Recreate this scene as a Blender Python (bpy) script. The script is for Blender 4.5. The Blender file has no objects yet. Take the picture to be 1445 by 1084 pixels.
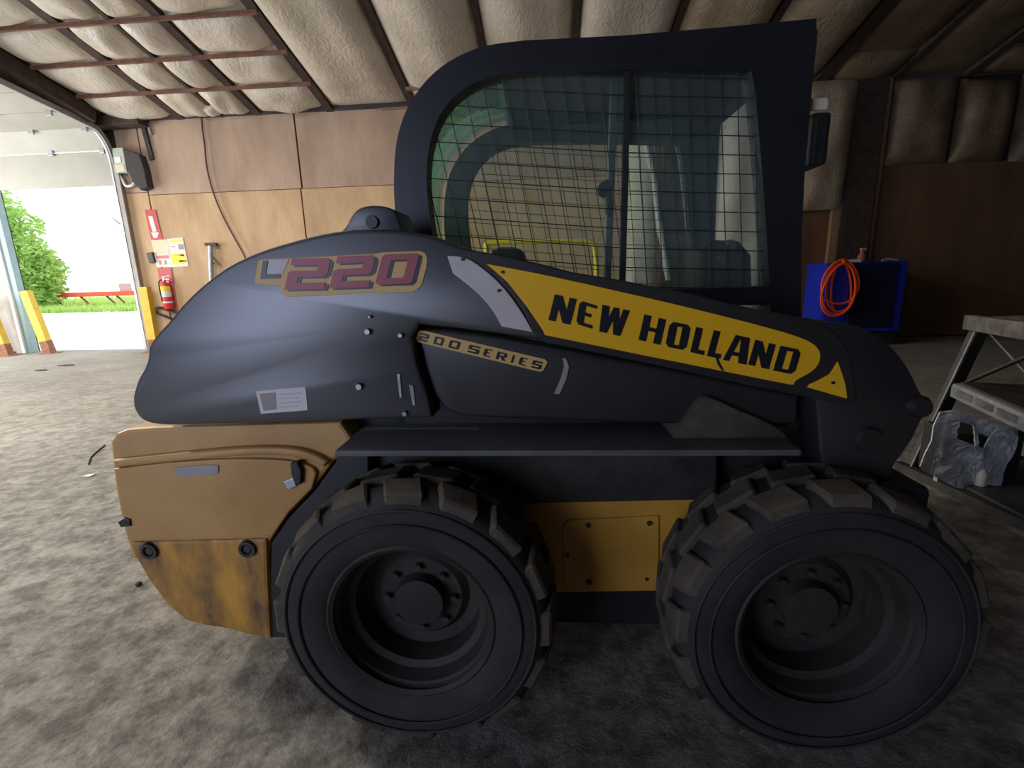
import bpy, bmesh, math, random
from mathutils import Vector, Matrix
from math import sin, cos, pi, radians, sqrt, atan2

# ------------------------------------------------------------------ camera, sky, light, exposure
sc = bpy.context.scene
COL = sc.collection
FOC, EYE = 682.0, 1.30
YAW, PITCH, ROLL = radians(4.2), radians(12.6), radians(1.6)
_r = Vector((cos(YAW), sin(YAW), 0)); _f0 = Vector((-sin(YAW), cos(YAW), 0)); _z = Vector((0, 0, 1))
FW = _f0 * cos(PITCH) - _z * sin(PITCH)
_u = _z * cos(PITCH) + _f0 * sin(PITCH)
RT = _r * cos(ROLL) - _u * sin(ROLL)
UP = _u * cos(ROLL) + _r * sin(ROLL)
cd = bpy.data.cameras.new('camera'); cam = bpy.data.objects.new('camera', cd); COL.objects.link(cam)
cam.matrix_world = Matrix(((RT.x, UP.x, -FW.x, 0), (RT.y, UP.y, -FW.y, 0), (RT.z, UP.z, -FW.z, EYE), (0, 0, 0, 1)))
cd.sensor_fit = 'HORIZONTAL'; cd.sensor_width = 36.0; cd.lens = FOC / 1445.0 * 36.0
cd.clip_start = 0.05; cd.clip_end = 400
sc.camera = cam
sc.view_settings.view_transform = 'Standard'; sc.view_settings.look = 'None'
sc.view_settings.gamma = 1.0; sc.view_settings.use_curve_mapping = False
sc.view_settings.exposure = 0.12

w = bpy.data.worlds.new('overcast_sky'); sc.world = w; w.use_nodes = True
bg = w.node_tree.nodes['Background']
bg.inputs[0].default_value = (0.93, 0.97, 1.0, 1); bg.inputs[1].default_value = 2.2

def area(name, loc, target, sx, sy, power, col):
    l = bpy.data.lights.new(name, 'AREA'); l.shape = 'RECTANGLE'; l.size = sx; l.size_y = sy
    l.energy = power; l.color = col
    o = bpy.data.objects.new(name, l); COL.objects.link(o); o.location = loc
    o.rotation_euler = (Vector(target) - Vector(loc)).to_track_quat('-Z', 'Y').to_euler()
    return o
# daylight through the side doorway (left wall); the front and roof fills are added, with no seen source
area('side_doorway_daylight', (-11.95, 6.2, 2.0), (0, 6.2, 2.0), 4.8, 3.6, 380, (1.0, 0.97, 0.93))
area('added_front_fill', (-4.6, -3.98, 1.7), (-4.6, 0, 1.7), 4.0, 3.0, 150, (0.46, 0.57, 1.0))  # added light with no known doorway, gives the hood a blue sheen
area('added_roof_fill', (-7.2, 3.9, 4.5), (-6.6, 4.0, 0), 1.2, .4, 300, (1.0, 0.95, 0.88))  # added unseen lamp, evens out the light on the left floor
area('added_roof_fill', (-4.6, 2.3, 4.9), (-4.2, 2.5, 0), 1.2, .4, 170, (1.0, 0.95, 0.88))  # second unseen lamp added for the left floor

# ------------------------------------------------------------------ helpers
def ray(x, y): return FW + RT * ((x - 722.5) / FOC) - UP * ((y - 542.0) / FOC)
CAM = Vector((0, 0, EYE))
def P(x, y, Y):
    d = ray(x, y); return CAM + d * (Y / d.y)
def PX(x, y, X):
    d = ray(x, y); return CAM + d * (X / d.x)
def G(x, y, Z=0.0):
    d = ray(x, y); return CAM + d * ((Z - EYE) / d.z)

def link(name, me, m=None, parent=None, smooth=None):
    if m is not None: me.materials.append(m)
    if smooth is not None:
        me.shade_smooth()
        try: me.set_sharp_from_angle(angle=radians(smooth))
        except Exception: pass
    o = bpy.data.objects.new(name, me); COL.objects.link(o)
    if parent is not None: o.parent = parent
    return o
def obj(name, bm, m=None, parent=None, smooth=None):
    bmesh.ops.recalc_face_normals(bm, faces=bm.faces[:])
    me = bpy.data.meshes.new(name); bm.to_mesh(me); bm.free()
    return link(name, me, m, parent, smooth)
def tag(o, label, cat, group=None):
    o['label'] = label; o['category'] = cat
    if group: o['group'] = group
    return o
def thing(name, label, cat, group=None):
    o = bpy.data.objects.new(name, None); COL.objects.link(o); o.empty_display_size = 0.1
    return tag(o, label, cat, group)
def struct(o): o['kind'] = 'structure'; return o
def stuff(o): o['kind'] = 'stuff'; return o

def box(bm, x0, x1, y0, y1, z0, z1, bev=0.0, M=None):
    r = bmesh.ops.create_cube(bm, size=1.0)
    vs = r['verts']
    for v in vs:
        v.co = Vector((x0 + (v.co.x + .5) * (x1 - x0), y0 + (v.co.y + .5) * (y1 - y0), z0 + (v.co.z + .5) * (z1 - z0)))
    if bev:
        es = list({e for v in vs for e in v.link_edges})
        bmesh.ops.bevel(bm, geom=es, offset=bev, segments=2, affect='EDGES', profile=.6)
    elif M is not None:
        for v in vs: v.co = M @ v.co
    return bm
def B(x0, x1, y0, y1, z0, z1, bev=0.0): return box(bmesh.new(), x0, x1, y0, y1, z0, z1, bev)

def beam(bm, a, b, wx, wy, side=None):
    """rectangular bar from a to b"""
    a = Vector(a); b = Vector(b); d = (b - a).normalized()
    s = Vector(side) if side is not None else (Vector((1, 0, 0)) if abs(d.x) < .8 else Vector((0, 1, 0)))
    u = (s - d * s.dot(d)).normalized(); v = d.cross(u)
    q = []
    for p in (a, b):
        for i, j in ((-1, -1), (1, -1), (1, 1), (-1, 1)):
            q.append(bm.verts.new(p + u * (i * wx / 2) + v * (j * wy / 2)))
    for f in ((0, 1, 2, 3), (7, 6, 5, 4), (0, 4, 5, 1), (1, 5, 6, 2), (2, 6, 7, 3), (3, 7, 4, 0)):
        bm.faces.new([q[k] for k in f])
    return bm
def tube(bm, pts, r, n=8, closed=False, cap=True):
    pts = [Vector(p) for p in pts]; rings = []; N = len(pts); prev = None
    for i, p in enumerate(pts):
        if closed: d = (pts[(i + 1) % N] - pts[i - 1])
        else: d = pts[min(i + 1, N - 1)] - pts[max(i - 1, 0)]
        d = d.normalized() if d.length > 1e-9 else Vector((0, 0, 1))
        if prev is None:
            s = Vector((0, 0, 1)) if abs(d.z) < .9 else Vector((1, 0, 0))
        else: s = prev
        u = (s - d * s.dot(d)).normalized(); prev = u; v = d.cross(u)
        rr = r[i] if isinstance(r, (list, tuple)) else r
        rings.append([bm.verts.new(p + (u * cos(2 * pi * k / n) + v * sin(2 * pi * k / n)) * rr) for k in range(n)])
    M = N if closed else N - 1
    for i in range(M):
        a, b = rings[i], rings[(i + 1) % N]
        for k in range(n): bm.faces.new((a[k], a[(k + 1) % n], b[(k + 1) % n], b[k]))
    if cap and not closed:
        bm.faces.new(rings[0][::-1]); bm.faces.new(rings[-1])
    return bm
def lathe(bm, prof, n=48, axis='Y', org=(0, 0, 0), closed=False, cap=True):
    """prof = (along, radius) list revolved about an axis through org"""
    org = Vector(org); rings = []
    for a, r in prof:
        ring = []
        for k in range(n):
            t = 2 * pi * k / n
            if axis == 'Y': p = Vector((r * cos(t), a, r * sin(t)))
            elif axis == 'Z': p = Vector((r * cos(t), r * sin(t), a))
            else: p = Vector((a, r * cos(t), r * sin(t)))
            ring.append(bm.verts.new(org + p))
        rings.append(ring)
    m = len(rings)
    for i in range(m if closed else m - 1):
        a, b = rings[i], rings[(i + 1) % m]
        for k in range(n): bm.faces.new((a[k], a[(k + 1) % n], b[(k + 1) % n], b[k]))
    if not closed and cap:
        if prof[0][1] > 1e-6: bm.faces.new(rings[0])
        if prof[-1][1] > 1e-6: bm.faces.new(rings[-1][::-1])
    return bm
def prism3(bm, front, back, bev=0.0, seg=2):
    f = [bm.verts.new(p) for p in front]; b = [bm.verts.new(p) for p in back]; n = len(f)
    ff = bm.faces.new(f); bm.faces.new(b[::-1])
    for k in range(n): bm.faces.new((f[k], b[k], b[(k + 1) % n], f[(k + 1) % n]))
    if bev:
        bmesh.ops.recalc_face_normals(bm, faces=bm.faces[:])
        bmesh.ops.bevel(bm, geom=list(ff.edges), offset=bev, segments=seg, affect='EDGES', profile=.5, clamp_overlap=True)
    return bm
def plate(pts, Y0, Y1, bev=0.0, bm=None, seg=2):
    """outline read on the plane Y0, made solid back to Y1"""
    bm = bm or bmesh.new()
    f = [P(x, y, Y0) for x, y in pts]; k = [Vector((p.x, Y1, p.z)) for p in f]
    return prism3(bm, f, k, bev, seg)
def spline(pts, per=6, closed=False):
    out = []; n = len(pts)
    rng = range(n) if closed else range(n - 1)
    for i in rng:
        p0 = pts[(i - 1) % n] if closed or i > 0 else pts[0]
        p1 = pts[i]; p2 = pts[(i + 1) % n]
        p3 = pts[(i + 2) % n] if closed or i + 2 < n else pts[-1]
        for k in range(per):
            t = k / per
            out.append(tuple(.5 * (2 * b + (c - a) * t + (2 * a - 5 * b + 4 * c - d) * t * t + (3 * b - a - 3 * c + d) * t ** 3)
                             for a, b, c, d in zip(p0, p1, p2, p3)))
    if not closed: out.append(tuple(pts[-1]))
    return out
def ring_plate(outer, hole, Y0, Y1):
    bm = bmesh.new()
    lo = [P(x, y, Y0) for x, y in outer]; hi = [P(x, y, Y0) for x, y in hole]
    ev = []
    for loop in (lo, hi):
        vs = [bm.verts.new(p) for p in loop]
        for k in range(len(vs)): ev.append(bm.edges.new((vs[k], vs[(k + 1) % len(vs)])))
    bmesh.ops.triangle_fill(bm, edges=ev, use_beauty=True)
    r = bmesh.ops.extrude_face_region(bm, geom=bm.faces[:])
    for v in r['geom']:
        if isinstance(v, bmesh.types.BMVert): v.co.y += (Y1 - Y0)
    return bm

# ------------------------------------------------------------------ materials
def mat(name, col, rough=.6, metal=0.0, col2=None, scale=6.0, detail=4.0, bump=0.0, bscale=None, coat=0.0, stretch=None, lo=.35, hi=.65, spec=.5, emis=None):
    m = bpy.data.materials.new(name); m.use_nodes = True
    nt = m.node_tree; N = nt.nodes; L = nt.links; b = N['Principled BSDF']
    b.inputs['Base Color'].default_value = (*col, 1); b.inputs['Roughness'].default_value = rough
    b.inputs['Metallic'].default_value = metal; b.inputs['Coat Weight'].default_value = coat; b.inputs['Coat Roughness'].default_value = .38
    b.inputs['Specular IOR Level'].default_value = spec
    tc = None
    def coords():
        nonlocal tc
        if tc is None:
            t = N.new('ShaderNodeTexCoord')
            g = N.new('ShaderNodeNewGeometry')
            mp = N.new('ShaderNodeMapping'); L.new(g.outputs['Position'], mp.inputs['Vector'])
            mp.inputs['Scale'].default_value = stretch or (1, 1, 1); tc = mp
        return tc.outputs[0]
    if col2 is not None:
        n = N.new('ShaderNodeTexNoise'); n.inputs['Scale'].default_value = scale; n.inputs['Detail'].default_value = detail
        n.inputs['Roughness'].default_value = .62
        L.new(coords(), n.inputs['Vector'])
        r = N.new('ShaderNodeValToRGB'); r.color_ramp.elements[0].position = lo; r.color_ramp.elements[1].position = hi
        r.color_ramp.elements[0].color = (*col, 1); r.color_ramp.elements[1].color = (*col2, 1)
        L.new(n.outputs['Fac'], r.inputs['Fac']); L.new(r.outputs['Color'], b.inputs['Base Color'])
    if bump:
        n2 = N.new('ShaderNodeTexNoise'); n2.inputs['Scale'].default_value = bscale or scale * 2; n2.inputs['Detail'].default_value = 5
        L.new(coords(), n2.inputs['Vector'])
        bp = N.new('ShaderNodeBump'); bp.inputs['Strength'].default_value = bump; bp.inputs['Distance'].default_value = .02
        L.new(n2.outputs['Fac'], bp.inputs['Height']); L.new(bp.outputs['Normal'], b.inputs['Normal'])
    return m
M = {}
M['hood'] = mat('satin_black_hood', (.014, .0145, .018), .42, col2=(.022, .023, .028), scale=2.5, spec=.9, coat=.9)
M['boom'] = mat('black_boom_paint', (.020, .019, .019), .45, col2=(.032, .030, .029), scale=3)
M['black'] = mat('matte_black', (.012, .012, .013), .55, col2=(.02, .02, .02), scale=8)
M['grease'] = mat('oily_black_steel', (.018, .018, .017), .5, col2=(.045, .04, .034), scale=9)
M['fender'] = mat('pale_grey_fender', (.075, .073, .074), .7, col2=(.13, .125, .12), scale=5)  # paler grey than the skirt below
M['cab'] = mat('cab_frame_black', (.013, .014, .016), .42, col2=(.02, .021, .024), scale=4)
M['yellow'] = mat('machine_yellow', (.46, .225, .030), .45, col2=(.58, .30, .038), scale=3.5, bump=.05, bscale=30)
M['yellow_dirty'] = mat('soiled_machine_yellow', (.12, .066, .028), .6, col2=(.66, .32, .04), scale=5, detail=7, lo=.34, hi=.60, stretch=(1.4, 1, .6))
M['yellow_rear'] = mat('dusty_veiled_yellow', (.44, .235, .062), .5, col2=(.57, .325, .105), scale=2.5, detail=6, bump=.04, bscale=30)  # dusty yellow, paled further: the flare veil is put into its colour
M['decal_yellow'] = mat('decal_yellow', (.92, .49, .014), .4, col2=(.96, .53, .02), scale=3)
M['decal_tan'] = mat('decal_outline_yellow', (.66, .42, .13), .5)
M['decal_white'] = mat('decal_white', (.52, .47, .45), .5, col2=(.6, .55, .53), scale=5)
M['decal_red'] = mat('decal_red', (.36, .055, .075), .45)
M['decal_black'] = mat('decal_black', (.011, .012, .018), .4)
M['paper'] = mat('paper_white', (.68, .66, .62), .7)
M['rubber'] = mat('tyre_rubber', (.018, .018, .018), .8, col2=(.034, .030, .026), scale=7, detail=6, bump=.1, bscale=60)
M['tread'] = mat('dusty_tread_rubber', (.046, .038, .027), .85, col2=(.10, .080, .052), scale=9, bump=.15, bscale=50)
M['rim'] = mat('dirty_rim_steel', (.014, .014, .011), .7, col2=(.034, .030, .020), scale=8)
M['steel'] = mat('worn_steel', (.42, .42, .41), .4, .8, col2=(.22, .21, .2), scale=12)
M['galv'] = mat('galvanised_steel', (.50, .54, .56), .38, .7, col2=(.36, .40, .42), scale=10)
M['chrome'] = mat('polished_steel', (.7, .7, .7), .2, 1.0)
M['wire'] = mat('wire_screen_black', (.010, .012, .012), .5)
M['liner'] = mat('grey_headliner', (.66, .71, .67), .8)
M['far_frame'] = mat('glass_paled_cab_frame', (.10, .12, .12), .6)  # black frame paled, glass reflections put into its colour
M['seat'] = mat('seat_vinyl', (.02, .02, .02), .6)
M['rubberhose'] = mat('black_hose_rubber', (.02, .02, .022), .5)
M['ply'] = mat('plywood_aged', (.43, .275, .150), .75, col2=(.60, .41, .235), scale=2.2, detail=6, bump=.12, bscale=18, stretch=(1, 1, .35))
M['ply_top'] = mat('plywood_greyed', (.36, .245, .175), .75, col2=(.48, .35, .255), scale=2.0, detail=6, bump=.12, bscale=18, stretch=(1, 1, .35))
M['ply_dark'] = mat('plywood_dark_brown', (.11, .055, .025), .8, col2=(.18, .10, .05), scale=1.6, detail=6, stretch=(1, 1, .4))  # dark brown sheets of the right-hand bays
M['wood'] = mat('framing_lumber', (.21, .115, .06), .75, col2=(.30, .18, .10), scale=7, stretch=(1, 1, .2))
M['wood_dark'] = mat('dark_stained_lumber', (.038, .024, .018), .8, col2=(.07, .045, .034), scale=8)
M['batten'] = mat('red_brown_batten', (.16, .075, .05), .8, col2=(.24, .12, .08), scale=9)
M['siding'] = mat('wall_sheathing_dark', (.055, .04, .03), .85)
M['dark_matte'] = mat('dark_grey_matte', (.06, .05, .055), .9)  # plain dark grey, for the wall block and eave strip
M['door'] = mat('overhead_door_cream', (.38, .37, .315), .55, col2=(.43, .42, .365), scale=2)
M['white_trim'] = mat('white_trim', (.8, .8, .8), .5)
M['teal'] = mat('weathered_teal_jamb', (.22, .34, .36), .5, col2=(.28, .40, .42), scale=5)
M['greytrim'] = mat('grey_trim', (.30, .28, .26), .6, col2=(.38, .36, .33), scale=4)
M['guard'] = mat('guard_yellow', (.72, .48, .02), .55, col2=(.60, .38, .03), scale=9)
M['rust'] = mat('rusty_base', (.20, .075, .04), .8, col2=(.32, .15, .08), scale=20)
M['red'] = mat('sign_red', (.50, .045, .06), .5)
M['ext'] = mat('extinguisher_red', (.62, .04, .035), .3)
M['pinkboard'] = mat('red_backing_board', (.52, .09, .10), .6)
M['label_yellow'] = mat('label_yellow', (.85, .66, .03), .5)
M['ink'] = mat('grey_ink', (.34, .30, .28), .7)
M['redink'] = mat('red_ink', (.60, .22, .18), .7)
M['yellowink'] = mat('yellow_ink', (.80, .66, .16), .7)
M['cream'] = mat('cream_paper', (.68, .60, .44), .7)
M['blue'] = mat('blue_cabinet_paint', (.012, .035, .50), .4, col2=(.010, .028, .40), scale=4)
M['blue_dark'] = mat('shaded_cabinet_blue', (.006, .010, .045), .5)
M['orange'] = mat('orange_cord', (.95, .11, .012), .5)
M['brown_cable'] = mat('brown_cable', (.10, .05, .045), .6)
M['tube_yellow'] = mat('bright_yellow_tube', (.85, .62, .01), .4)
M['trailer_red'] = mat('trailer_red', (.60, .075, .03), .6, col2=(.72, .12, .05), scale=3)
M['grey_panel'] = mat('pinkish_grey_panel', (.50, .38, .38), .6)
M['gravel'] = mat('pale_gravel', (.62, .60, .55), .9, col2=(.78, .76, .72), scale=3, detail=8)
M['box_cream'] = mat('junction_box_green_grey', (.42, .48, .40), .5)
M['foil'] = mat('crumpled_foil', (.7, .72, .74), .3, .6)
M['debris'] = mat('dark_debris', (.05, .05, .04), .8)

def concrete():
    m = bpy.data.materials.new('dirty_concrete'); m.use_nodes = True
    nt = m.node_tree; N = nt.nodes; L = nt.links; b = N['Principled BSDF']; b.inputs['Roughness'].default_value = .82
    g = N.new('ShaderNodeNewGeometry')
    def noise(s, d, rg=.6):
        n = N.new('ShaderNodeTexNoise'); n.inputs['Scale'].default_value = s; n.inputs['Detail'].default_value = d
        n.inputs['Roughness'].default_value = rg; L.new(g.outputs['Position'], n.inputs['Vector']); return n
    def ramp(n, a, ca, c, cc):
        r = N.new('ShaderNodeValToRGB'); r.color_ramp.elements[0].position = a; r.color_ramp.elements[1].position = c
        r.color_ramp.elements[0].color = (*ca, 1); r.color_ramp.elements[1].color = (*cc, 1); L.new(n.outputs['Fac'], r.inputs['Fac']); return r
    base = ramp(noise(.9, 5), .3, (.195, .178, .150), .7, (.315, .300, .265))
    patch = ramp(noise(8.5, 9, .70), .40, (.28, .25, .20), .60, (1.3, 1.29, 1.25))
    fine = ramp(noise(38, 4), .3, (.66, .65, .62), .68, (1.15, 1.15, 1.15))
    def mul(a, c, f):
        x = N.new('ShaderNodeMix'); x.data_type = 'RGBA'; x.blend_type = 'MULTIPLY'; x.inputs[0].default_value = f
        L.new(a, x.inputs[6]); L.new(c, x.inputs[7]); return x.outputs[2]
    # the slab gets smoother and cleaner towards the doorway
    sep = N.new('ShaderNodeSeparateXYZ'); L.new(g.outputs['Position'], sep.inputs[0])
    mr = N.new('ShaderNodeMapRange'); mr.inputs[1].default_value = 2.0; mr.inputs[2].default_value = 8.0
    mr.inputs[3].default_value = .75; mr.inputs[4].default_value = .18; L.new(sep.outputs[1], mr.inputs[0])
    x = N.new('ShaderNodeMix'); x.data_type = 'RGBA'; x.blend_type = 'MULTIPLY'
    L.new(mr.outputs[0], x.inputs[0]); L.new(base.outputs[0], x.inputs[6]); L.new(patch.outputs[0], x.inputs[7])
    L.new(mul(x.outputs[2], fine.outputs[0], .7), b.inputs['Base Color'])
    bp = N.new('ShaderNodeBump'); bp.inputs['Strength'].default_value = .4; bp.inputs['Distance'].default_value = .03
    L.new(noise(24, 6, .7).outputs['Fac'], bp.inputs['Height']); L.new(bp.outputs['Normal'], b.inputs['Normal'])
    return m
M['concrete'] = concrete()

def film(name='insulation_film', a=(.56, .505, .415), c=(.70, .635, .535), rg=.42):
    m = mat(name, a, rg, col2=c, scale=1.6, detail=5)
    nt = m.node_tree; N = nt.nodes; L = nt.links; b = N['Principled BSDF']
    g = N.new('ShaderNodeNewGeometry'); mp = N.new('ShaderNodeMapping'); mp.inputs['Scale'].default_value = (1.6, .7, 1.6)
    mp.inputs['Rotation'].default_value = (0, 0, .5)
    L.new(g.outputs['Position'], mp.inputs[0])
    n = N.new('ShaderNodeTexNoise'); n.inputs['Scale'].default_value = 7; n.inputs['Detail'].default_value = 6; n.inputs['Distortion'].default_value = 1.4
    L.new(mp.outputs[0], n.inputs['Vector'])
    bp = N.new('ShaderNodeBump'); bp.inputs['Strength'].default_value = .32; bp.inputs['Distance'].default_value = .05
    L.new(n.outputs['Fac'], bp.inputs['Height']); L.new(bp.outputs['Normal'], b.inputs['Normal'])
    return m
M['film'] = film()
M['film_dim'] = film('falloff_brown_film', (.13, .088, .048), (.24, .18, .115), .5)  # brown film, with the falloff of light to the right put into its colour
M['film_mid'] = film('falloff_tan_film', (.26, .20, .13), (.42, .34, .24), .45)  # in-between step of that light falloff, also put into the colour

def glass(name, tint, gl=.12, rough=.03):
    m = bpy.data.materials.new(name); m.use_nodes = True
    nt = m.node_tree; N = nt.nodes; L = nt.links; N.remove(N['Principled BSDF'])
    t = N.new('ShaderNodeBsdfTransparent'); t.inputs[0].default_value = (*tint, 1)
    s = N.new('ShaderNodeBsdfGlossy'); s.inputs['Roughness'].default_value = rough; s.inputs[0].default_value = (.8, 1, .92, 1)
    f = N.new('ShaderNodeFresnel'); f.inputs[0].default_value = 1.45
    x = N.new('ShaderNodeMixShader'); L.new(f.outputs[0], x.inputs[0]); L.new(t.outputs[0], x.inputs[1]); L.new(s.outputs[0], x.inputs[2])
    df = N.new('ShaderNodeBsdfDiffuse'); df.inputs[0].default_value = (.55, .66, .60, 1)  # dust coat tinted green: reflected haze put into the glass colour
    y = N.new('ShaderNodeMixShader'); y.inputs[0].default_value = .07; L.new(x.outputs[0], y.inputs[1]); L.new(df.outputs[0], y.inputs[2])
    L.new(y.outputs[0], N['Material Output'].inputs[0]); return m
M['glass'] = glass('green_tinted_glass', (.92, .965, .935))
M['rear_glass'] = glass('pale_rear_glass', (.965, .985, .97))
def plastic_film():
    m = bpy.data.materials.new('clear_plastic_wrap'); m.use_nodes = True
    nt = m.node_tree; N = nt.nodes; L = nt.links; b = N['Principled BSDF']
    b.inputs['Base Color'].default_value = (.75, .79, .84, 1); b.inputs['Roughness'].default_value = .25
    t = N.new('ShaderNodeBsdfTransparent'); x = N.new('ShaderNodeMixShader'); x.inputs[0].default_value = .72
    n = N.new('ShaderNodeTexNoise'); n.inputs['Scale'].default_value = 14; n.inputs['Distortion'].default_value = 2
    g = N.new('ShaderNodeNewGeometry'); L.new(g.outputs['Position'], n.inputs['Vector'])
    bp = N.new('ShaderNodeBump'); bp.inputs['Strength'].default_value = .8; bp.inputs['Distance'].default_value = .03
    L.new(n.outputs['Fac'], bp.inputs['Height']); L.new(bp.outputs['Normal'], b.inputs['Normal'])
    L.new(t.outputs[0], x.inputs[1]); L.new(b.outputs[0], x.inputs[2]); L.new(x.outputs[0], N['Material Output'].inputs[0]); return m
M['wrap'] = plastic_film()
def leafmat(name, a, c):
    m = mat(name, a, .6, col2=c, scale=1.5, detail=5)
    nt = m.node_tree; N = nt.nodes; L = nt.links; b = N['Principled BSDF']
    t = N.new('ShaderNodeBsdfTranslucent'); t.inputs[0].default_value = (*c, 1)
    x = N.new('ShaderNodeMixShader'); x.inputs[0].default_value = .45
    L.new(b.outputs[0], x.inputs[1]); L.new(t.outputs[0], x.inputs[2]); L.new(x.outputs[0], N['Material Output'].inputs[0]); return m
M['leaf'] = leafmat('tree_leaf_green', (.16, .33, .06), (.46, .66, .20))
M['grass'] = leafmat('grass_green', (.20, .40, .06), (.50, .68, .20))
M['bark'] = mat('bark', (.10, .075, .05), .9)

# ------------------------------------------------------------------ the shop: floor, walls, roof
WY = 9.4                                   # back wall
XL, XR, YF = -12.0, 11.0, -4.0
EAVE, RISE = 4.37, .2511
def roofZ(Y): return EAVE + RISE * (WY - Y)
DX0, DX1, DZ = -10.72, -8.22, 3.20         # doorway in the back wall

struct(obj('floor', B(XL, XR, YF, WY + .25, -.15, 0), M['concrete']))
struct(obj('ground', B(-120, 60, WY + .25, 140, -.2, -.03), M['gravel']))

wb = bmesh.new()
box(wb, XL, DX0 - .12, WY + .03, WY + .18, 0, EAVE + .1); box(wb, DX1, XR, WY + .03, WY + .18, 0, EAVE + .1)
box(wb, DX0 - .12, DX1, WY + .03, WY + .18, DZ + .75, EAVE + .1)
wall_back = struct(obj('wall_back', wb, M['siding']))
def sheet(x0, x1, z0, z1, m, dy=0.0, name='plywood_sheet'):
    return obj(name, B(x0 + .014, x1 - .014, WY - .012 - dy, WY + .03, z0 + .005, z1 - .005, .003), m, wall_back)
xs = [-7.60, -4.57, -1.55, 1.45]
for i in range(3):
    sheet(xs[i], xs[i + 1], 0.02, 3.01, M['ply'], .004 * (i % 2))
    sheet(xs[i] + (.03 if i else 0), xs[i + 1] + .03, 3.01, EAVE, M['ply_top'], .006 * ((i + 1) % 2))
sheet(-8.08, -7.60, .02, 3.06, M['ply']); sheet(-8.08, -7.60, 3.06, EAVE, M['ply_top'], .003)
sheet(-12.0, -10.95, .02, EAVE, M['greytrim'], .003)
# open stud bays on the right: dark posts, lumber edges, sagging insulation
for x0, x1 in ((2.10, 2.90), (5.15, 5.68), (8.9, 9.4)):
    obj('post', B(x0, x1, WY - .16, WY + .03, 0, EAVE, .01), M['wood_dark'], wall_back)
    for e in (x0 - .05, x1 + .05):
        obj('stud', B(e - .055, e + .055, WY - .10, WY + .03, 0, EAVE - .02, .005), M['wood'], wall_back)
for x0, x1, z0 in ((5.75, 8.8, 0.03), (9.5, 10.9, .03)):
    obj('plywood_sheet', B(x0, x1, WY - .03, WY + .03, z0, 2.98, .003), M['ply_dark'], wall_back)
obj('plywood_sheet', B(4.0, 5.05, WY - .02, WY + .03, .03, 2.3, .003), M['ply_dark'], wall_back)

def pillow(name, org, ux, uy, nrm, sx, sy, depth, parent, nx=12, ny=14, seed=0, m=None, edge=2.6, thick=.02):
    """a puffed quilt over a rectangle: org + s*ux + t*uy, bulging along nrm"""
    rnd = random.Random(seed); bm = bmesh.new()
    ph = [(rnd.uniform(0, 6.3), rnd.uniform(2, 6), rnd.uniform(-3, 3), rnd.uniform(.25, 1)) for _ in range(5)]
    g = []
    for j in range(ny + 1):
        row = []
        for i in range(nx + 1):
            s = i / nx; t = j / ny; a = 2 * s - 1; c = 2 * t - 1
            h = (1 - abs(a) ** edge) * (1 - abs(c) ** (edge + 1.5))
            h = h ** .6
            wv = sum(q * sin(p + k1 * s * 2 + k2 * t * 2.2) for p, k1, k2, q in ph) / 5
            row.append(bm.verts.new(org + ux * (s * sx) + uy * (t * sy) + nrm * (h * depth * (1 + .45 * wv) + .002)))
        g.append(row)
    for j in range(ny):
        for i in range(nx): bm.faces.new((g[j][i], g[j][i + 1], g[j + 1][i + 1], g[j + 1][i]))
    per = g[0] + [r[-1] for r in g[1:]] + g[-1][-2::-1] + [r[0] for r in g[-2:0:-1]]
    lowv = [bm.verts.new(v.co - nrm * (thick + .002)) for v in per]
    n = len(per)
    for k in range(n): bm.faces.new((per[k], per[(k + 1) % n], lowv[(k + 1) % n], lowv[k]))
    bm.faces.new(lowv)
    return obj(name, bm, m or M['film'], parent, 40)
bm = bmesh.new(); tube(bm, [P(x, y, WY - .22) for x, y in spline([(912, 205), (922, 250), (928, 300), (936, 350), (943, 395)], 4)], [.05, .06, .07, .05] * 4 + [.05], 6)
M['strip'] = mat('pale_plastic_strip', (.5, .52, .5), .3); obj('plastic_strip', bm, M['strip'], wall_back, 60)
# torn insulation in the wall bays
V = Vector
pillow('insulation_sheet', V((3.02, WY - .02, .5)), V((1, 0, 0)), V((0, 0, 1)), V((0, -1, 0)), .95, 3.8, .16, wall_back, seed=3)
pillow('insulation_sheet', V((1.5, WY - .02, .3)), V((1, 0, 0)), V((0, 0, 1)), V((0, -1, 0)), .55, 4.0, .14, wall_back, seed=4)
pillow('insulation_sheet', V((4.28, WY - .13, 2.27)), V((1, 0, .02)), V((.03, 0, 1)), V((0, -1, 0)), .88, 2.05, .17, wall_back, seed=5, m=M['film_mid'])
pillow('insulation_sheet', V((5.85, WY - .02, 2.98)), V((1, 0, 0)), V((0, 0, 1)), V((0, -1, 0)), 1.0, 1.36, .20, wall_back, seed=6, m=M['film_dim'])
pillow('insulation_sheet', V((6.9, WY - .02, 2.98)), V((1, 0, -.03)), V((0, 0, 1)), V((0, -1, 0)), .85, 1.30, .24, wall_back, seed=7, m=M['film_dim'])
pillow('insulation_sheet', V((7.85, WY - .02, 2.95)), V((1, 0, 0)), V((0, 0, 1)), V((0, -1, 0)), 1.0, 1.36, .18, wall_back, seed=8, m=M['film_dim'])

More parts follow.
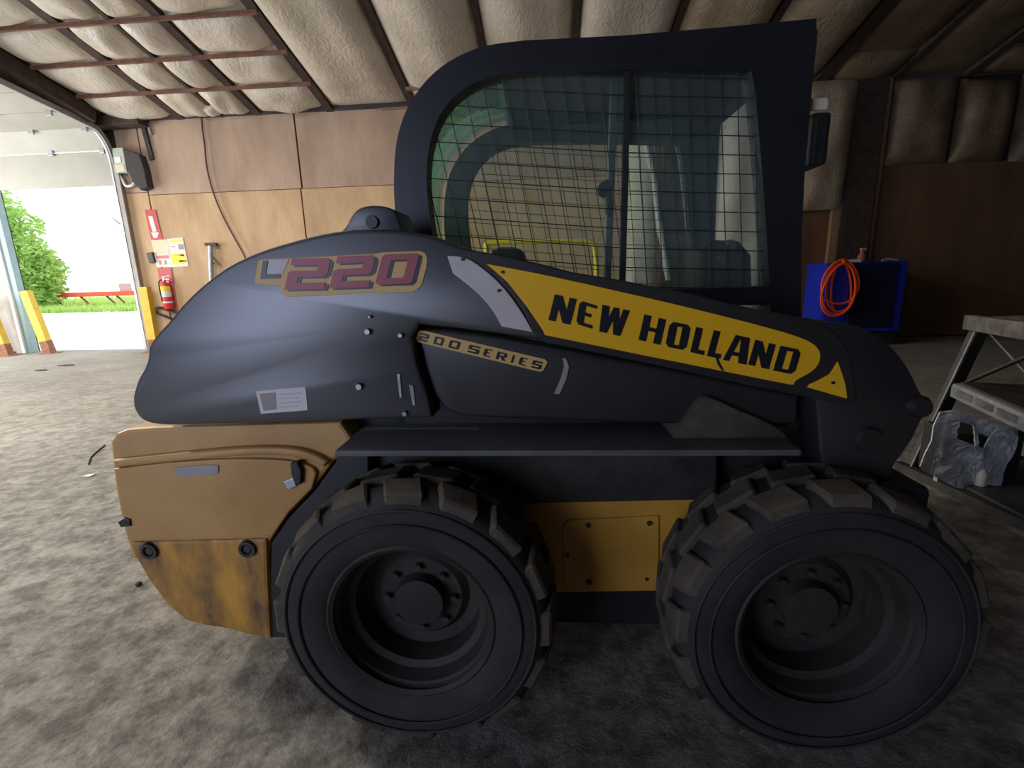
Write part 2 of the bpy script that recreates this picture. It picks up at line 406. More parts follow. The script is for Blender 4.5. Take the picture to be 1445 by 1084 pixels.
# side and front walls (out of frame, they close the room); the left one has the daylight doorway
wl = bmesh.new()
box(wl, XL - .15, XL, 8.75, WY + .18, 0, 6); box(wl, XL - .15, XL, YF, 3.75, 0, 8)
box(wl, XL - .15, XL, 3.75, 8.75, 3.85, 6.2)
struct(obj('wall_left', wl, M['siding']))
struct(obj('wall_right', B(XR, XR + .15, YF, WY + .18, 0, 8), M['siding']))
wf = bmesh.new()
box(wf, XL - .15, -6.65, YF - .15, YF, 0, 8); box(wf, -2.55, XR + .15, YF - .15, YF, 0, 8); box(wf, -6.65, -2.55, YF - .15, YF, 3.25, 8)  # gap in the unseen wall added for the blue fill light
struct(obj('wall_front', wf, M['siding']))

# roof deck with rafters, battens and bulging insulation between them
dn = Vector((0, -RISE, -1)).normalized()
along = Vector((0, -1, RISE)).normalized()          # up the slope, towards the camera
slope = sqrt(1 + RISE * RISE)
cb = bmesh.new()
q = []
for yy in (WY + .18, YF - .15):
    for xx in (XL - .15, XR + .15):
        for h in (.06, .18): q.append(cb.verts.new((xx, yy, roofZ(yy) + h)))
for f in ((0, 1, 3, 2), (4, 6, 7, 5), (0, 2, 6, 4), (1, 5, 7, 3), (0, 4, 5, 1), (2, 3, 7, 6)): cb.faces.new([q[k] for k in f])
ceiling = struct(obj('ceiling', cb, M['siding']))
RAF = [(-11.9, .1), (-10.6, .1), (-9.3, .1), (-8.05, .12), (-6.70, .15), (-5.90, .06), (-5.20, .13), (-3.85, .14), (-2.33, .13), (-.90, .09), (.47, .09), (1.89, .08),
       (3.24, .09), (4.62, .22), (5.8, .09), (6.97, .12), (8.3, .09), (9.6, .1), (10.9, .1)]
for x, wd in RAF:
    bm = bmesh.new(); beam(bm, (x, WY, roofZ(WY) - .03), (x, 2.0, roofZ(2.0) - .03), wd, .10, (1, 0, 0))
    obj('rafter', bm, M['wood_dark'], ceiling)
PUR = [9.36, 8.58, 7.87, 7.14, 6.40, 5.65]
for y in PUR[1:]:
    bm = bmesh.new(); beam(bm, (XL, y, roofZ(y) - .105), (-3.80, y, roofZ(y) - .105), .04, .05, (0, 1, 0)); obj('batten', bm, M['batten'], ceiling)
k = 0
for a in range(len(RAF) - 1):
    x0 = RAF[a][0] + RAF[a][1] / 2; x1 = RAF[a + 1][0] - RAF[a + 1][1] / 2
    if x0 < -3.9:
        spans = [(PUR[i], PUR[i + 1]) for i in range(len(PUR) - 1)] + [(5.65, 2.2)]
    elif x1 < -1: spans = [(9.36, 2.2)]
    else: spans = [(9.36, 8.75), (8.72, 2.2)] if a % 2 else [(9.36, 2.2)]
    for y0, y1 in spans:
        k += 1
        wdt = x1 - x0; ln = (y0 - y1) * slope
        dep = .17 if x0 < -3.9 else .28
        if x0 > 4.5: dep = .12
        pillow('insulation_pillow', V((x0 - .015, y0, roofZ(y0))), V((1, 0, 0)), along, dn, wdt + .03, ln, dep, ceiling,
               nx=10, ny=10 if ln < 1.2 else 26, seed=k * 7 + 1, edge=2.4, m=M['film_dim'] if x0 > 4.5 else M['film_mid'] if x0 > 1.8 else None)
# ragged strip under the eave where the film is torn, and blocking between rafters
obj('eave_strip', B(-7.6, 11, WY - .06, WY - .012, EAVE - .07, EAVE + .02, .01), M['dark_matte'], wall_back)
obj('blocking', B(-2.9, -1.95, WY - .05, WY - .01, 4.27, 4.36, .005), M['wood'], wall_back)
bm = bmesh.new(); beam(bm, (-2.28, 8.8, roofZ(8.8) - .13), (-.95, 8.8, roofZ(8.8) - .13), .05, .05, (0, 1, 0)); obj('batten', bm, M['wood'], ceiling)
for s, (xx, yy) in enumerate(((-6.1, 9.22), (-5.6, 9.2))):
    pillow('insulation_sheet', V((xx - .1, yy + .1, roofZ(yy) - .05)), V((1, 0, .02)), along, dn, .42, .3, .12, ceiling, nx=8, ny=8, seed=50 + s)

# overhead door, half open: sections follow the roof slope, the last one hangs in the opening
door = thing('door_1', None, None); del door['label']; del door['category']; struct(door)
dyw = WY - .06
def section(a, b, t=.045):
    bm = bmesh.new(); beam(bm, ((DX0 + DX1) / 2, a[0], a[1]), ((DX0 + DX1) / 2, b[0], b[1]), DX1 - DX0 + .10, t, (1, 0, 0))
    o = obj('door_section', bm, M['door'], door); return o
P0 = (dyw, DZ); P1 = (dyw, DZ + .62)
P2 = (dyw - .30, DZ + .95)
section(P0, (P1[0], P1[1] - .012)); section((P1[0] - .01, P1[1] + .012), P2)
cur = P2
for i in range(5):
    nx_ = (cur[0] - .62, cur[1] + .62 * RISE * .55)
    section((cur[0] - .008, cur[1]), (nx_[0] + .006, nx_[1])); cur = nx_
for y, z in ((dyw - .05, DZ + .62), (P2[0] - .04, P2[1] - .03), (P2[0] - .66, P2[1] + .05)):
    for xh in (DX1 - .06, DX1 - 1.1):
        obj('hinge', B(xh - .05, xh + .05, y - .02, y + .02, z - .06, z + .06, .005), M['galv'], door)
trk = [(dyw - .05, 0.05), (dyw - .05, DZ + .35)] + [(dyw - .05 - .42 * (1 - cos(t * 1.25 / 8)), DZ + .35 + .62 * sin(t * 1.25 / 8)) for t in range(1, 9)]
la = trk[-1]; trk.append((la[0] - 3.2, la[1] + 3.2 * RISE * .55))
bm = bmesh.new(); tube(bm, [(DX1 + .07, y, z) for y, z in trk], .03, 6); obj('track', bm, M['galv'], door, 40)
bm = bmesh.new()
for i in range(len(trk) - 1):
    beam(bm, (DX1 + .14, trk[i][0], trk[i][1]), (DX1 + .14, trk[i + 1][0], trk[i + 1][1]), .03, .09, (0, 1, 0) if i == 0 else (1, 0, 0))
obj('track_angle', bm, M['greytrim'], door)
struct(obj('trim_1', B(DX1 - .02, DX1 + .16, WY - .07, WY + .2, 0, DZ + .5, .01), M['greytrim']))
struct(obj('trim_2', B(DX0 - .16, DX0 - .03, WY - .05, WY + .08, 0, DZ + .3, .006), M['teal']))
struct(obj('trim_3', B(DX0 - .23, DX0 - .16, WY - .09, WY + .02, 0, DZ + .3, .006), M['white_trim']))
struct(obj('trim_4', B(DX0 - .36, DX0 - .23, WY - .09, WY + .1, 0, DZ + .3, .006), M['greytrim']))
# header and shaft framing above the doorway
bm = B(DX0 - .5, DX1 + .9, WY - .30, WY - .02, DZ + .98, EAVE - .02, .01); struct(obj('trim_5', bm, M['wood_dark']))
bm = bmesh.new(); beam(bm, (-8.02, 8.9, roofZ(8.9) - .22), (-8.02, 4.0, roofZ(4.0) - .22), .20, .22, (1, 0, 0)); obj('rafter', bm, M['wood_dark'], ceiling)

# ------------------------------------------------------------------ outdoors
rnd = random.Random(11)
g = bmesh.new()
for i in range(16000):
    x = rnd.uniform(-52, -20); y = 25.5 + rnd.random() ** 1.6 * 22 + .25 * (x + 30) * -.12; h = rnd.uniform(.12, .42) * (1.5 if x < -33 else 1); a = rnd.uniform(0, pi); wv = rnd.uniform(.03, .08)
    if y > 29.2 and y < 31.8 and x > -33 and h > .3: h = .3
    dx, dy = cos(a) * wv, sin(a) * wv; tx, ty = rnd.uniform(-.12, .12), rnd.uniform(-.12, .12)
    g.faces.new((g.verts.new((x - dx, y - dy, -.04)), g.verts.new((x + dx, y + dy, -.04)), g.verts.new((x + tx, y + ty, h))))
tag(stuff(obj('grass', g, M['grass'])), 'strip of long green grass along the far edge of the yard', 'grass')
def tree(cx, cy, h, blobs, n, seed, label, leaf=.19):
    t = thing('leafy_tree', label, 'tree'); t.location = (cx, cy, -.05)
    bm = bmesh.new(); tube(bm, [(0, 0, 0), (.1, 0, h * .25), (-.1, .1, h * .5), (0, 0, h * .8)], [.28, .22, .15, .05], 8)
    rn = random.Random(seed)
    for bx, by, bz, br in blobs: tube(bm, [(0, 0, h * .25), (bx * .5, by * .5, (bz + h * .25) * .5), (bx, by, bz)], [.12, .07, .02], 5)
    obj('trunk', bm, M['bark'], t, 60)
    bm = bmesh.new()
    for i in range(n):
        bx, by, bz, br = blobs[rn.randrange(len(blobs))]
        d = Vector((rn.gauss(0, 1), rn.gauss(0, 1), rn.gauss(0, 1))).normalized() * br * (rn.random() ** .45)
        c = Vector((bx, by, bz)) + Vector((d.x, d.y, d.z * .8))
        if c.z < .05: continue
        u = Vector((rn.gauss(0, 1), rn.gauss(0, 1), rn.gauss(0, .6))).normalized(); v = u.orthogonal().normalized(); s = leaf * rn.uniform(.6, 1.3)
        bm.faces.new([bm.verts.new(c + u * s), bm.verts.new(c + v * s * .45), bm.verts.new(c - u * s), bm.verts.new(c - v * s * .45)])
    stuff(obj('foliage', bm, M['leaf'], t))
tree(-36.5, 29.5, 7.5, [(0, 0, 5.6, 2.6), (-1.5, 0, 3.4, 2.6), (2.4, -.5, 4.2, 1.9), (3.6, .3, 2.8, 1.6), (4.3, 0, 1.3, 1.3), (1.0, -.6, 2.0, 2.0), (-2.5, .5, 5.2, 2.4), (2.6, .2, 1.2, 1.5), (.4, 0, 7.2, 1.6), (2.2, 0, 6.3, 1.7), (3.4, 0, 5.2, 1.5), (4.4, -.4, 3.6, 1.3), (4.8, 0, 2.4, 1.2), (-3, 0, 1.5, 2.2)],
     9500, 5, 'leafy green tree beside the red trailer outside the doorway')
tr = thing('flatbed_trailer', 'low red flatbed trailer parked in the grass outside', 'trailer'); tr.location = (-27, 31, 0)
def L(o, *d): return Vector(d)
bm = bmesh.new(); box(bm, -7.2, 6.0, -1.0, 1.0, .86, 1.02, .02); obj('deck', bm, M['trailer_red'], tr)
obj('side_rail', B(-7.2, 6.0, -1.08, -1.0, .74, .98, .01), M['trailer_red'], tr)
for x in (-5.3, -3.4, -1.6, -.9, .6):
    bm = bmesh.new(); beam(bm, (x, -.9, .85), (x + .55, -.9, .28), .08, .1); obj('brace', bm, M['rust'], tr)
for x in (2.6, 3.6):
    for y in (-.85, .85):
        bm = bmesh.new(); lathe(bm, [(y - .12, .2), (y - .12, .36), (y + .12, .36), (y + .12, .2)], 20, 'Y', (x, 0, .36)); obj('tire', bm, M['rubber'], tr, 40)
bm = bmesh.new(); beam(bm, (-7.2, 0, .85), (-9.0, 0, .5), .14, .12); obj('tongue', bm, M['trailer_red'], tr)
for xx in (-7.1, 5.6): obj('jack_leg', B(xx - .06, xx + .06, -.06, .06, -.03, .86), M['rust'], tr)
obj('front_board', B(-1.30, -.42, -.06, -.02, 1.02, 1.52, .02), M['grey_panel'], tr)
ya = [P(x, y, 10.4) for x, y in ((159, 307), (164, 312), (170, 316), (178, 318), (188, 318))]  # dark tube added for the shaded lower edge of a white vessel
ya.append(Vector((-8.05, 10.4, ya[-1].z + .01)))
bm = bmesh.new(); tube(bm, spline([tuple(p) for p in ya], 4), [.012 + .0016 * i for i in range(21)], 8)
bm2 = bmesh.new(); box(bm2, -8.09, -8.01, 9.55, 10.46, ya[-1].z - .05, ya[-1].z + .06, .01)
yl = thing('shading_arc', 'thin dark arc for the shaded edge of a white vessel outside the right jamb', 'bracket')
obj('arc_edge', bm, M['greytrim'], yl, 60); obj('arc_support', bm2, M['greytrim'], yl)

# yellow guard posts at the door jambs
def guard(px_b, px_t, wd, Y, label, h=None):
    t = thing('door_guard_post', label, 'guard post', 'yellow guard posts at the doorway')
    a = G(*px_b); a.y = Y; a.z = 0; bq = P(px_t[0], px_t[1], Y)
    d = bq - a; m_ = a + d * .22
    bm = bmesh.new(); beam(bm, m_, bq, wd, .12, (1, 0, 0)); obj('post', bm, M['guard'], t)
    bm = bmesh.new(); beam(bm, a, m_, wd * 1.02, .125, (1, 0, 0)); obj('rusty_foot', bm, M['rust'], t)
    bm = bmesh.new(); box(bm, a.x - .2, a.x + .2, Y - .15, Y + .15, 0, .012); obj('base_plate', bm, M['rust'], t)
def foot(x, y, Y):
    p = P(x, y, Y); return p
t = thing('door_guard_post', 'leaning yellow guard post just right of the teal door jamb', 'guard post', 'yellow guard posts at the doorway')
def gp(t, bx, by, tx, ty, Y, wd):
    a = P(bx, by, Y); a.z = 0.0; bq = P(tx, ty, Y); m_ = a.lerp(bq, .2)
    bm = bmesh.new(); beam(bm, m_, bq, wd, .12, (1, 0, 0)); obj('post', bm, M['guard'], t)
    bm = bmesh.new(); beam(bm, a, m_, wd * 1.03, .125, (1, 0, 0)); obj('rusty_foot', bm, M['rust'], t)
    obj('base_plate', B(a.x - .17, a.x + .17, Y - .13, Y + .13, 0, .012), M['rust'], t)
gp(t, 70, 495, 36, 411, 9.25, .17)
t = thing('door_guard_post', 'yellow guard post left of the jamb at the photo edge', 'guard post', 'yellow guard posts at the doorway')
gp(t, 12, 505, -22, 420, 9.0, .17)
t = thing('door_guard_post', 'yellow guard post at the right door jamb near the hood', 'guard post', 'yellow guard posts at the doorway')
gp(t, 217, 480, 204, 405, 9.15, .17)

# ------------------------------------------------------------------ things on the back wall
def wallbox(x0, y0, x1, y1, d=.01, Y=WY - .016):
    a = P(x0, y0, Y); c = P(x1, y1, Y)
    return (min(a.x, c.x), max(a.x, c.x), Y - d, Y, min(a.z, c.z), max(a.z, c.z))
def wquad(pts, Y, d, bev=0): return plate(pts, Y - d, Y, bev)
WS = WY - .018
s = thing('extinguisher_sign', 'tall red fire extinguisher sign with white arrow on plywood', 'sign')
obj('board', wquad([(204, 296), (219, 296), (229, 337), (213, 338)], WS, .008), M['red'], s)
bm = wquad([(209, 305), (215, 305), (221, 327), (215, 327)], WS - .008, .003); obj('arrow_bar', bm, M['paper'], s)
bm = wquad([(213, 328), (224, 328), (222, 336), (217, 336)], WS - .008, .003); obj('arrow_head', bm, M['paper'], s)
def paper(pts, m, label, inks):
    t = thing('posted_notice', label, 'notice', 'notices posted beside the door')
    obj('sheet', wquad(pts, WS, .004), m, t)
    (ax, ay), (bx, by), (cx, cy), (dx, dy) = pts
    for u0, u1, v0, v1, im in inks:
        f = lambda u, v: ((ax * (1 - u) + bx * u) * (1 - v) + (dx * (1 - u) + cx * u) * v, (ay * (1 - u) + by * u) * (1 - v) + (dy * (1 - u) + cy * u) * v)
        obj('print', wquad([f(u0, v0), f(u1, v0), f(u1, v1), f(u0, v1)], WS - .004, .002), M[im], t)
paper([(213, 339), (236, 338), (240, 359), (218, 360)], M['cream'], 'plain cream notice, upper left of four beside the door', [])
paper([(236, 337), (258, 335), (262, 356), (240, 357)], M['paper'], 'white notice with yellow heading, upper right of four', [(.1, .95, .08, .28, 'yellowink'), (.15, .4, .55, .62, 'ink'), (.6, .95, .45, .8, 'ink')])
paper([(218, 360), (240, 359), (243, 377), (221, 377)], M['paper'], 'white notice with red heading, lower left of four', [(.1, .9, .06, .3, 'redink'), (.2, .35, .45, .8, 'redink'), (.55, .7, .45, .8, 'ink')])
paper([(240, 357), (262, 356), (266, 376), (243, 377)], M['paper'], 'bright yellow warning notice, lower right of four', [(.05, .92, .06, .82, 'label_yellow'), (.12, .85, .14, .26, 'ink'), (.45, .95, .55, .66, 'ink')])
tag(obj('extinguisher_backboard', wquad([(222, 379), (241, 378), (251, 438), (233, 439)], WS, .012), M['pinkboard']), 'faded red backing board behind the fire extinguisher', 'board')
e = thing('fire_extinguisher', 'red fire extinguisher with yellow and white label hung on board', 'fire extinguisher')
ct = P(233, 398, WS - .11); cbm = P(238, 436, WS - .11); r_ = .085
axis_x = (ct.x + cbm.x) / 2
zt, zb = ct.z, cbm.z
bm = bmesh.new(); lathe(bm, [(zb, .0), (zb, r_ * .9), (zb + .02, r_), (zt - .1, r_), (zt - .03, r_ * .75), (zt, r_ * .35), (zt + .03, r_ * .3)], 20, 'Z', (axis_x, WS - .11, 0)); obj('cylinder', bm, M['ext'], e, 40)
h_ = zt - zb
bm = bmesh.new(); lathe(bm, [(zb + h_ * .68, r_ + .002), (zb + h_ * .84, r_ + .002)], 20, 'Z', (axis_x, WS - .11, 0)); obj('yellow_label', bm, M['label_yellow'], e, 40)
bm = bmesh.new(); lathe(bm, [(zb + h_ * .45, r_ + .002), (zb + h_ * .67, r_ + .002)], 20, 'Z', (axis_x, WS - .11, 0)); obj('white_label', bm, M['paper'], e, 40)
bm = bmesh.new(); lathe(bm, [(zb + h_ * .22, r_ + .002), (zb + h_ * .28, r_ + .002)], 20, 'Z', (axis_x, WS - .11, 0)); obj('band', bm, M['paper'], e, 40)
bm = bmesh.new(); box(bm, axis_x - .02, axis_x + .02, WS - .13, WS - .09, zt + .02, zt + .08); beam(bm, (axis_x - .02, WS - .12, zt + .09), (axis_x + .14, WS - .12, zt + .12), .025, .02); beam(bm, (axis_x - .02, WS - .12, zt + .06), (axis_x + .13, WS - .12, zt + .05), .025, .02); obj('valve_handle', bm, M['steel'], e)
bm = bmesh.new(); tube(bm, spline([(axis_x - .02, WS - .12, zt + .05), (axis_x - .1, WS - .13, zt), (axis_x - .11, WS - .13, zt - .2), (axis_x - .1, WS - .13, zt - .38)], 5), .013, 6); obj('hose', bm, M['rubberhose'], e, 60)
bm = bmesh.new(); box(bm, axis_x - .03, axis_x + .03, WS - .03, WS - .0125, zt - .12, zt + .02); obj('bracket', bm, M['steel'], e)
# black hose loop hung by the jamb
pts = [P(x, y, WS - .05) for x, y in spline([(262, 446), (248, 441), (234, 436), (222, 434), (215, 438), (216, 442), (226, 444), (238, 448), (250, 453), (262, 458)], 4)]
bm = bmesh.new(); tube(bm, pts, .022, 8); tag(obj('hose_loop', bm, M['rubberhose'], None, 60), 'black rubber hose loop hung on the wall below the extinguisher', 'hose')
# pale bar hung on the plywood
b_ = thing('hanging_bar', 'pale metal bar with cross handle hung on the plywood wall', 'tool')
bm = bmesh.new(); tube(bm, [P(297, 347, WS - .07), P(301, 470, WS - .07)], .045, 8); obj('shaft', bm, M['galv'], b_, 60)
bm = bmesh.new(); beam(bm, P(290, 345, WS - .07), P(306, 345, WS - .07), .06, .06, (0, 1, 0)); obj('cross_handle', bm, M['grease'], b_)
bm = bmesh.new(); tube(bm, [P(300, 362, WS - .07), P(309, 374, WS - .07)], .012, 6); beam(bm, P(301, 372, WS - .1), P(301, 372, WS), .02, .02, (1, 0, 0)); obj('hook', bm, M['grease'], b_)
# brown cable drooping from the roof
pts = [P(x, y, WS - .06) for x, y in spline([(266, 120), (276, 140), (283, 160), (286, 185), (289, 207), (291, 230), (296, 255), (305, 283), (318, 312), (332, 338), (345, 362), (352, 385)], 4)]
bm = bmesh.new(); tube(bm, pts, .017, 6); tag(obj('drooping_cable', bm, M['brown_cable'], None, 60), 'long brown cable drooping down the plywood wall', 'cable')
# electrical boxes beside the door track
j = thing('junction_box', 'pale green-grey junction box beside the door track', 'electrical box')
obj('case', wquad([(157, 209), (173, 208), (179, 243), (163, 244)], WS, .14, .01), M['box_cream'], j)
obj('cover_plate', wquad([(161, 222), (169, 221), (171, 229), (163, 230)], WS - .14, .01), M['white_trim'], j)
obj('lower_label', wquad([(162, 233), (174, 232), (176, 241), (164, 242)], WS - .14, .006), M['cream'], j)
bm = bmesh.new(); tube(bm, spline([P(x, y, WS - .06) for x, y in ((165, 243), (172, 252), (178, 262), (186, 262), (190, 258))], 4), .03, 8)
tag(obj('flex_conduit', bm, M['foil'], None, 60), 'shiny silver conduit bend just under the junction box', 'conduit')
k_ = thing('wall_bracket', 'dark tall block and bracket on the wall above the sign', 'door motor')
obj('dark_block', wquad([(174, 211), (184, 213), (196, 218), (203, 238), (208, 264), (198, 268), (186, 256), (178, 232)], WS, .16, .01), M['dark_matte'], k_)  # dark raised block on the wall
obj('pipe', wquad([(194, 163), (200, 163), (216, 224), (211, 226)], WS, .05), M['grease'], k_)
obj('wall_strap', wquad([(203, 163), (206, 163), (214, 190), (211, 190)], WS, .04), M['galv'], k_)
tag(obj('light_switch', wquad([(206, 357), (214, 356), (218, 370), (210, 371)], WS, .05, .008), M['grease']), 'small dark switch box left of the posted notices', 'switch')

# ------------------------------------------------------------------ right-hand background
cab_ = thing('blue_cabinet', 'blue metal cabinet with its shaded face in dark blue by the post', 'cabinet')
cy = 8.45
xa, xm, xb, xe = P(1157, 460, cy).x, P(1193, 460, cy).x, P(1255, 460, cy).x, P(1269, 460, cy).x
ztop = P(1210, 370, cy).z
obj('shadow_block', B(xa + .02, xe - .02, cy + .02, cy + .58, 0.03, .24), M['black'], cab_)  # black block added where only shadow lies below the cabinet
obj('carcass', B(xa, xe, cy, cy + .6, 0.235, ztop, .015), M['blue'], cab_)
obj('shaded_face', B(xm, xb, cy - .03, cy + .02, .30, ztop - .02, .01), M['blue_dark'], cab_)  # dark blue panel carries the shade of the cabinet's unlit face
for i in range(12):
    z = .40 + i * (ztop - .56) / 12
    bm = bmesh.new(); beam(bm, (xm + .04, cy - .035, z), (xb - .04, cy - .035, z), .035, .012, (0, .6, .8)); obj('slat', bm, M['blue_dark'], cab_)  # slats added over the shaded face
obj('left_door', B(xa + .02, xm - .02, cy - .02, cy + .01, .26, ztop - .05, .008), M['blue'], cab_)
obj('bottom_lip', B(xm, xb, cy - .04, cy, .25, .29), M['blue'], cab_)
for xx in (xa + .06, xe - .06): obj('foot', B(xx - .04, xx + .04, cy + .03, cy + .11, 0, .05), M['grease'], cab_)
def loopc(cx, cyy, rx, ry, tilt, n=28, Y=cy - .08, dy=0):
    o = []
    for i in range(n):
        t = 2 * pi * i / n
        x = cx + rx * cos(t) * (1 - .18 * sin(t)) + tilt * ry * sin(t); o.append(P(x, cyy - ry * sin(t), Y + dy * sin(t * 2)))
    return o
bm = bmesh.new()
tube(bm, loopc(1187, 404, 20, 36, .10), .017, 6, True); tube(bm, loopc(1186, 398, 26, 31, .10, Y=cy - .12), .017, 6, True)
tube(bm, loopc(1185, 405, 23, 39, .12, Y=cy - .10), .017, 6, True); tube(bm, loopc(1187, 407, 14, 37, .03, Y=cy - .06), .017, 6, True)
tube(bm, loopc(1184, 409, 23, 37, .20, Y=cy - .14), .017, 6, True); tube(bm, [P(1190, 369, cy - .16), P(1190, 366, cy - .035)], .025, 6)
tag(obj('extension_cord', bm, M['orange'], None, 60), 'coiled orange extension cord hung on the blue cabinet', 'cord')
bm = bmesh.new(); prism3(bm, [Vector((P(1198, 370, cy).x + a, cy + .1, ztop + b2)) for a, b2 in ((0, 0), (.26, 0), (.24, .05), (.02, .035))], [Vector((P(1198, 370, cy).x + a, cy + .4, ztop + b2)) for a, b2 in ((0, 0), (.26, 0), (.24, .05), (.02, .035))])
tag(obj('paper_box', bm, M['paper']), 'flat white box lying on top of the blue cabinet', 'box')
sp = thing('spray_bottle', 'small dark red bottle standing on the blue cabinet', 'bottle')
bx_ = P(1216, 362, cy + .25).x
bm = bmesh.new(); lathe(bm, [(ztop, 0), (ztop, .055), (ztop + .10, .06), (ztop + .15, .03), (ztop + .19, .025)], 14, 'Z', (bx_, cy + .25, 0)); obj('body', bm, M['rust'], sp, 40)
bm = bmesh.new(); box(bm, bx_ - .03, bx_ + .05, cy + .23, cy + .27, ztop + .19, ztop + .23); obj('nozzle', bm, M['redink'], sp)
bm = bmesh.new(); tube(bm, [P(1245, 368, cy + .2), P(1252, 366, cy + .22), P(1266, 367, cy + .2)], [.02, .028, .02], 8)
tag(obj('metal_offcut', bm, M['foil'], None, 60), 'bright bent metal offcut on the right end of the cabinet top', 'scrap')

# yellow tubular rack standing beyond the cab
ry_ = thing('yellow_rack', 'yellow bent tube rack seen through the cab windows', 'rack')
Yk = 5.2
top = [P(x, y, Yk) for x, y in ((686, 343), (740, 341), (790, 341), (826, 341), (833, 342), (838, 346), (840, 352), (841, 362), (842, 378))]
tl = top[0].copy(); tr_ = top[-1].copy()
bm = bmesh.new(); tube(bm, top, .026, 8); obj('top_bar', bm, M['tube_yellow'], ry_, 60)
for q_ in (tl, tr_):
    bm = bmesh.new(); tube(bm, [q_, Vector((q_.x, Yk, .03))], .026, 8); obj('leg', bm, M['tube_yellow'], ry_, 60)
    bm = bmesh.new(); tube(bm, [(q_.x, Yk - .3, .026), (q_.x, Yk + .3, .026)], .026, 8); obj('foot', bm, M['tube_yellow'], ry_, 60)

# steel cart on the right with tray and wrapped crate
ct_ = thing('steel_cart', 'open steel cart frame with crossed braces at the right edge', 'cart')
C0 = Vector((2.34, 3.06, 0.0)); T0 = P(1384, 462, 3.1)
C1 = Vector((2.40, 2.05, 0.0)); T1 = P(1470, 480, 2.4)
off = Vector((.75, .12, 0))
def bar(name, a, b2, wx, wy, m, side=None):
    bm = bmesh.new(); beam(bm, a, b2, wx, wy, side); return obj(name, bm, m, ct_)
lift = Vector((0, 0, .05))
bar('upright', C0 + lift, T0, .075, .05, M['black'], (1, .2, 0)); bar('upright', C0 + lift + off, T0 + off, .075, .05, M['black'], (1, .2, 0))
bar('upright', C1 + lift, T1, .075, .05, M['black'], (1, .2, 0)); bar('upright', C1 + lift + off, T1 + off, .075, .05, M['black'], (1, .2, 0))
bar('edge_strip', C0 + lift + Vector((-.045, -.03, 0)), T0 + Vector((-.045, -.03, 0)), .012, .012, M['steel'])
bar('top_rail', T0 + Vector((-.05, .03, .03)), T1 + Vector((0, -.1, .03)), .05, .085, M['steel'], (1, 0, 0))
bar('top_rail', T0 + off + Vector((0, .03, .03)), T1 + off + Vector((0, -.1, .03)), .05, .085, M['steel'], (1, 0, 0))
bar('end_rail', T0 + Vector((0, 0, .03)), T0 + off + Vector((0, 0, .03)), .04, .06, M['steel'])
bar('bottom_rail', C0 + Vector((-.06, .06, .03)), C1 + Vector((0, -.15, .03)), .05, .05, M['grease'])
bar('bottom_rail', C0 + off + Vector((0, .06, .03)), C1 + off + Vector((0, -.15, .03)), .05, .05, M['grease'])
bar('end_rail', C0 + lift, C0 + off + lift, .04, .05, M['grease'])
bar('cross_brace', P(1393, 466, 3.0), P(1470, 550, 2.45), .01, .01, M['steel'])
bar('cross_brace', P(1408, 478, 3.1) + off * .3, P(1475, 545, 2.6) + off * .3, .04, .02, M['black'])
bar('cross_brace', P(1357, 543, 3.05), P(1475, 492, 2.5), .03, .012, M['wood_dark'])
bm = bmesh.new(); box(bm, 2.36, 3.1, 2.0, 3.1, .055, .07); obj('lower_shelf', bm, M['grease'], ct_)
ty = thing('metal_tray', 'shiny shallow metal tray with rounded corners set in the cart', 'tray')
A = P(1342, 550, 3.02); Bp = P(1480, 590, 2.2)
A.z = .60; Bp.z = .60
bm = bmesh.new()
dv = (Bp - A); dv.z = 0; dn_ = dv.normalized(); pv = Vector((dn_.y, -dn_.x, 0)) * -1
if pv.x < 0: pv = -pv
fr = [A, A + dv, A + dv + pv * .6, A + pv * .6]
lo_ = [p + Vector((0, 0, -.085)) for p in fr]; hi_ = [p for p in fr]
prism3(bm, hi_, lo_, .02); obj('pan', bm, M['galv'], ty)
bm = bmesh.new(); prism3(bm, [p + Vector((0, 0, .012)) + (A + dv / 2 + pv * .3 - p) * .08 for p in fr], [p + Vector((0, 0, -.01)) + (A + dv / 2 + pv * .3 - p) * .08 for p in fr]); obj('dark_contents', bm, M['grease'], ty)
for u in (.10, .34, .58):
    s0 = A + dv * (u + .01) - pv * .006 + Vector((0, 0, -.025)); s1 = A + dv * (u + .19) - pv * .006 + Vector((0, 0, -.025))
    bm = bmesh.new(); beam(bm, s0 + Vector((0, 0, -.018)), s1 + Vector((0, 0, -.018)), .012, .035); obj('pressed_rib', bm, M['steel'], ty)
for u in (.12, .85):
    p = A + dv * u + pv * .3
    obj('support', B(p.x - .02, p.x + .02, p.y - .02, p.y + .02, .07, .52), M['black'], ty)
cr = thing('wrapped_crate', 'crate wrapped in torn clear plastic on the cart shelf', 'crate')
Yc = 2.72
co = [(1326, 582), (1345, 578), (1432, 606), (1438, 618), (1418, 668), (1398, 712), (1370, 700), (1310, 668), (1300, 660)]
inner = [(1352, 594), (1376, 602), (1374, 628), (1348, 618)]
inner2 = [(1382, 612), (1398, 618), (1392, 634), (1379, 630)]
bm = bmesh.new()
ev = []
for loop in (co, inner, inner2):
    vs = [bm.verts.new(P(x, y, Yc)) for x, y in loop]
    for i in range(len(vs)): ev.append(bm.edges.new((vs[i], vs[(i + 1) % len(vs)])))
bmesh.ops.triangle_fill(bm, edges=ev, use_beauty=True)
bmesh.ops.subdivide_edges(bm, edges=bm.edges[:], cuts=3, use_grid_fill=True)
rr = random.Random(4)
for v in bm.verts: v.co.y += .012 * sin(v.co.x * 31 + v.co.z * 23) + .006 * rr.uniform(-1, 1)
r = bmesh.ops.extrude_face_region(bm, geom=bm.faces[:])
for v in r['geom']:
    if isinstance(v, bmesh.types.BMVert): v.co.y += .008
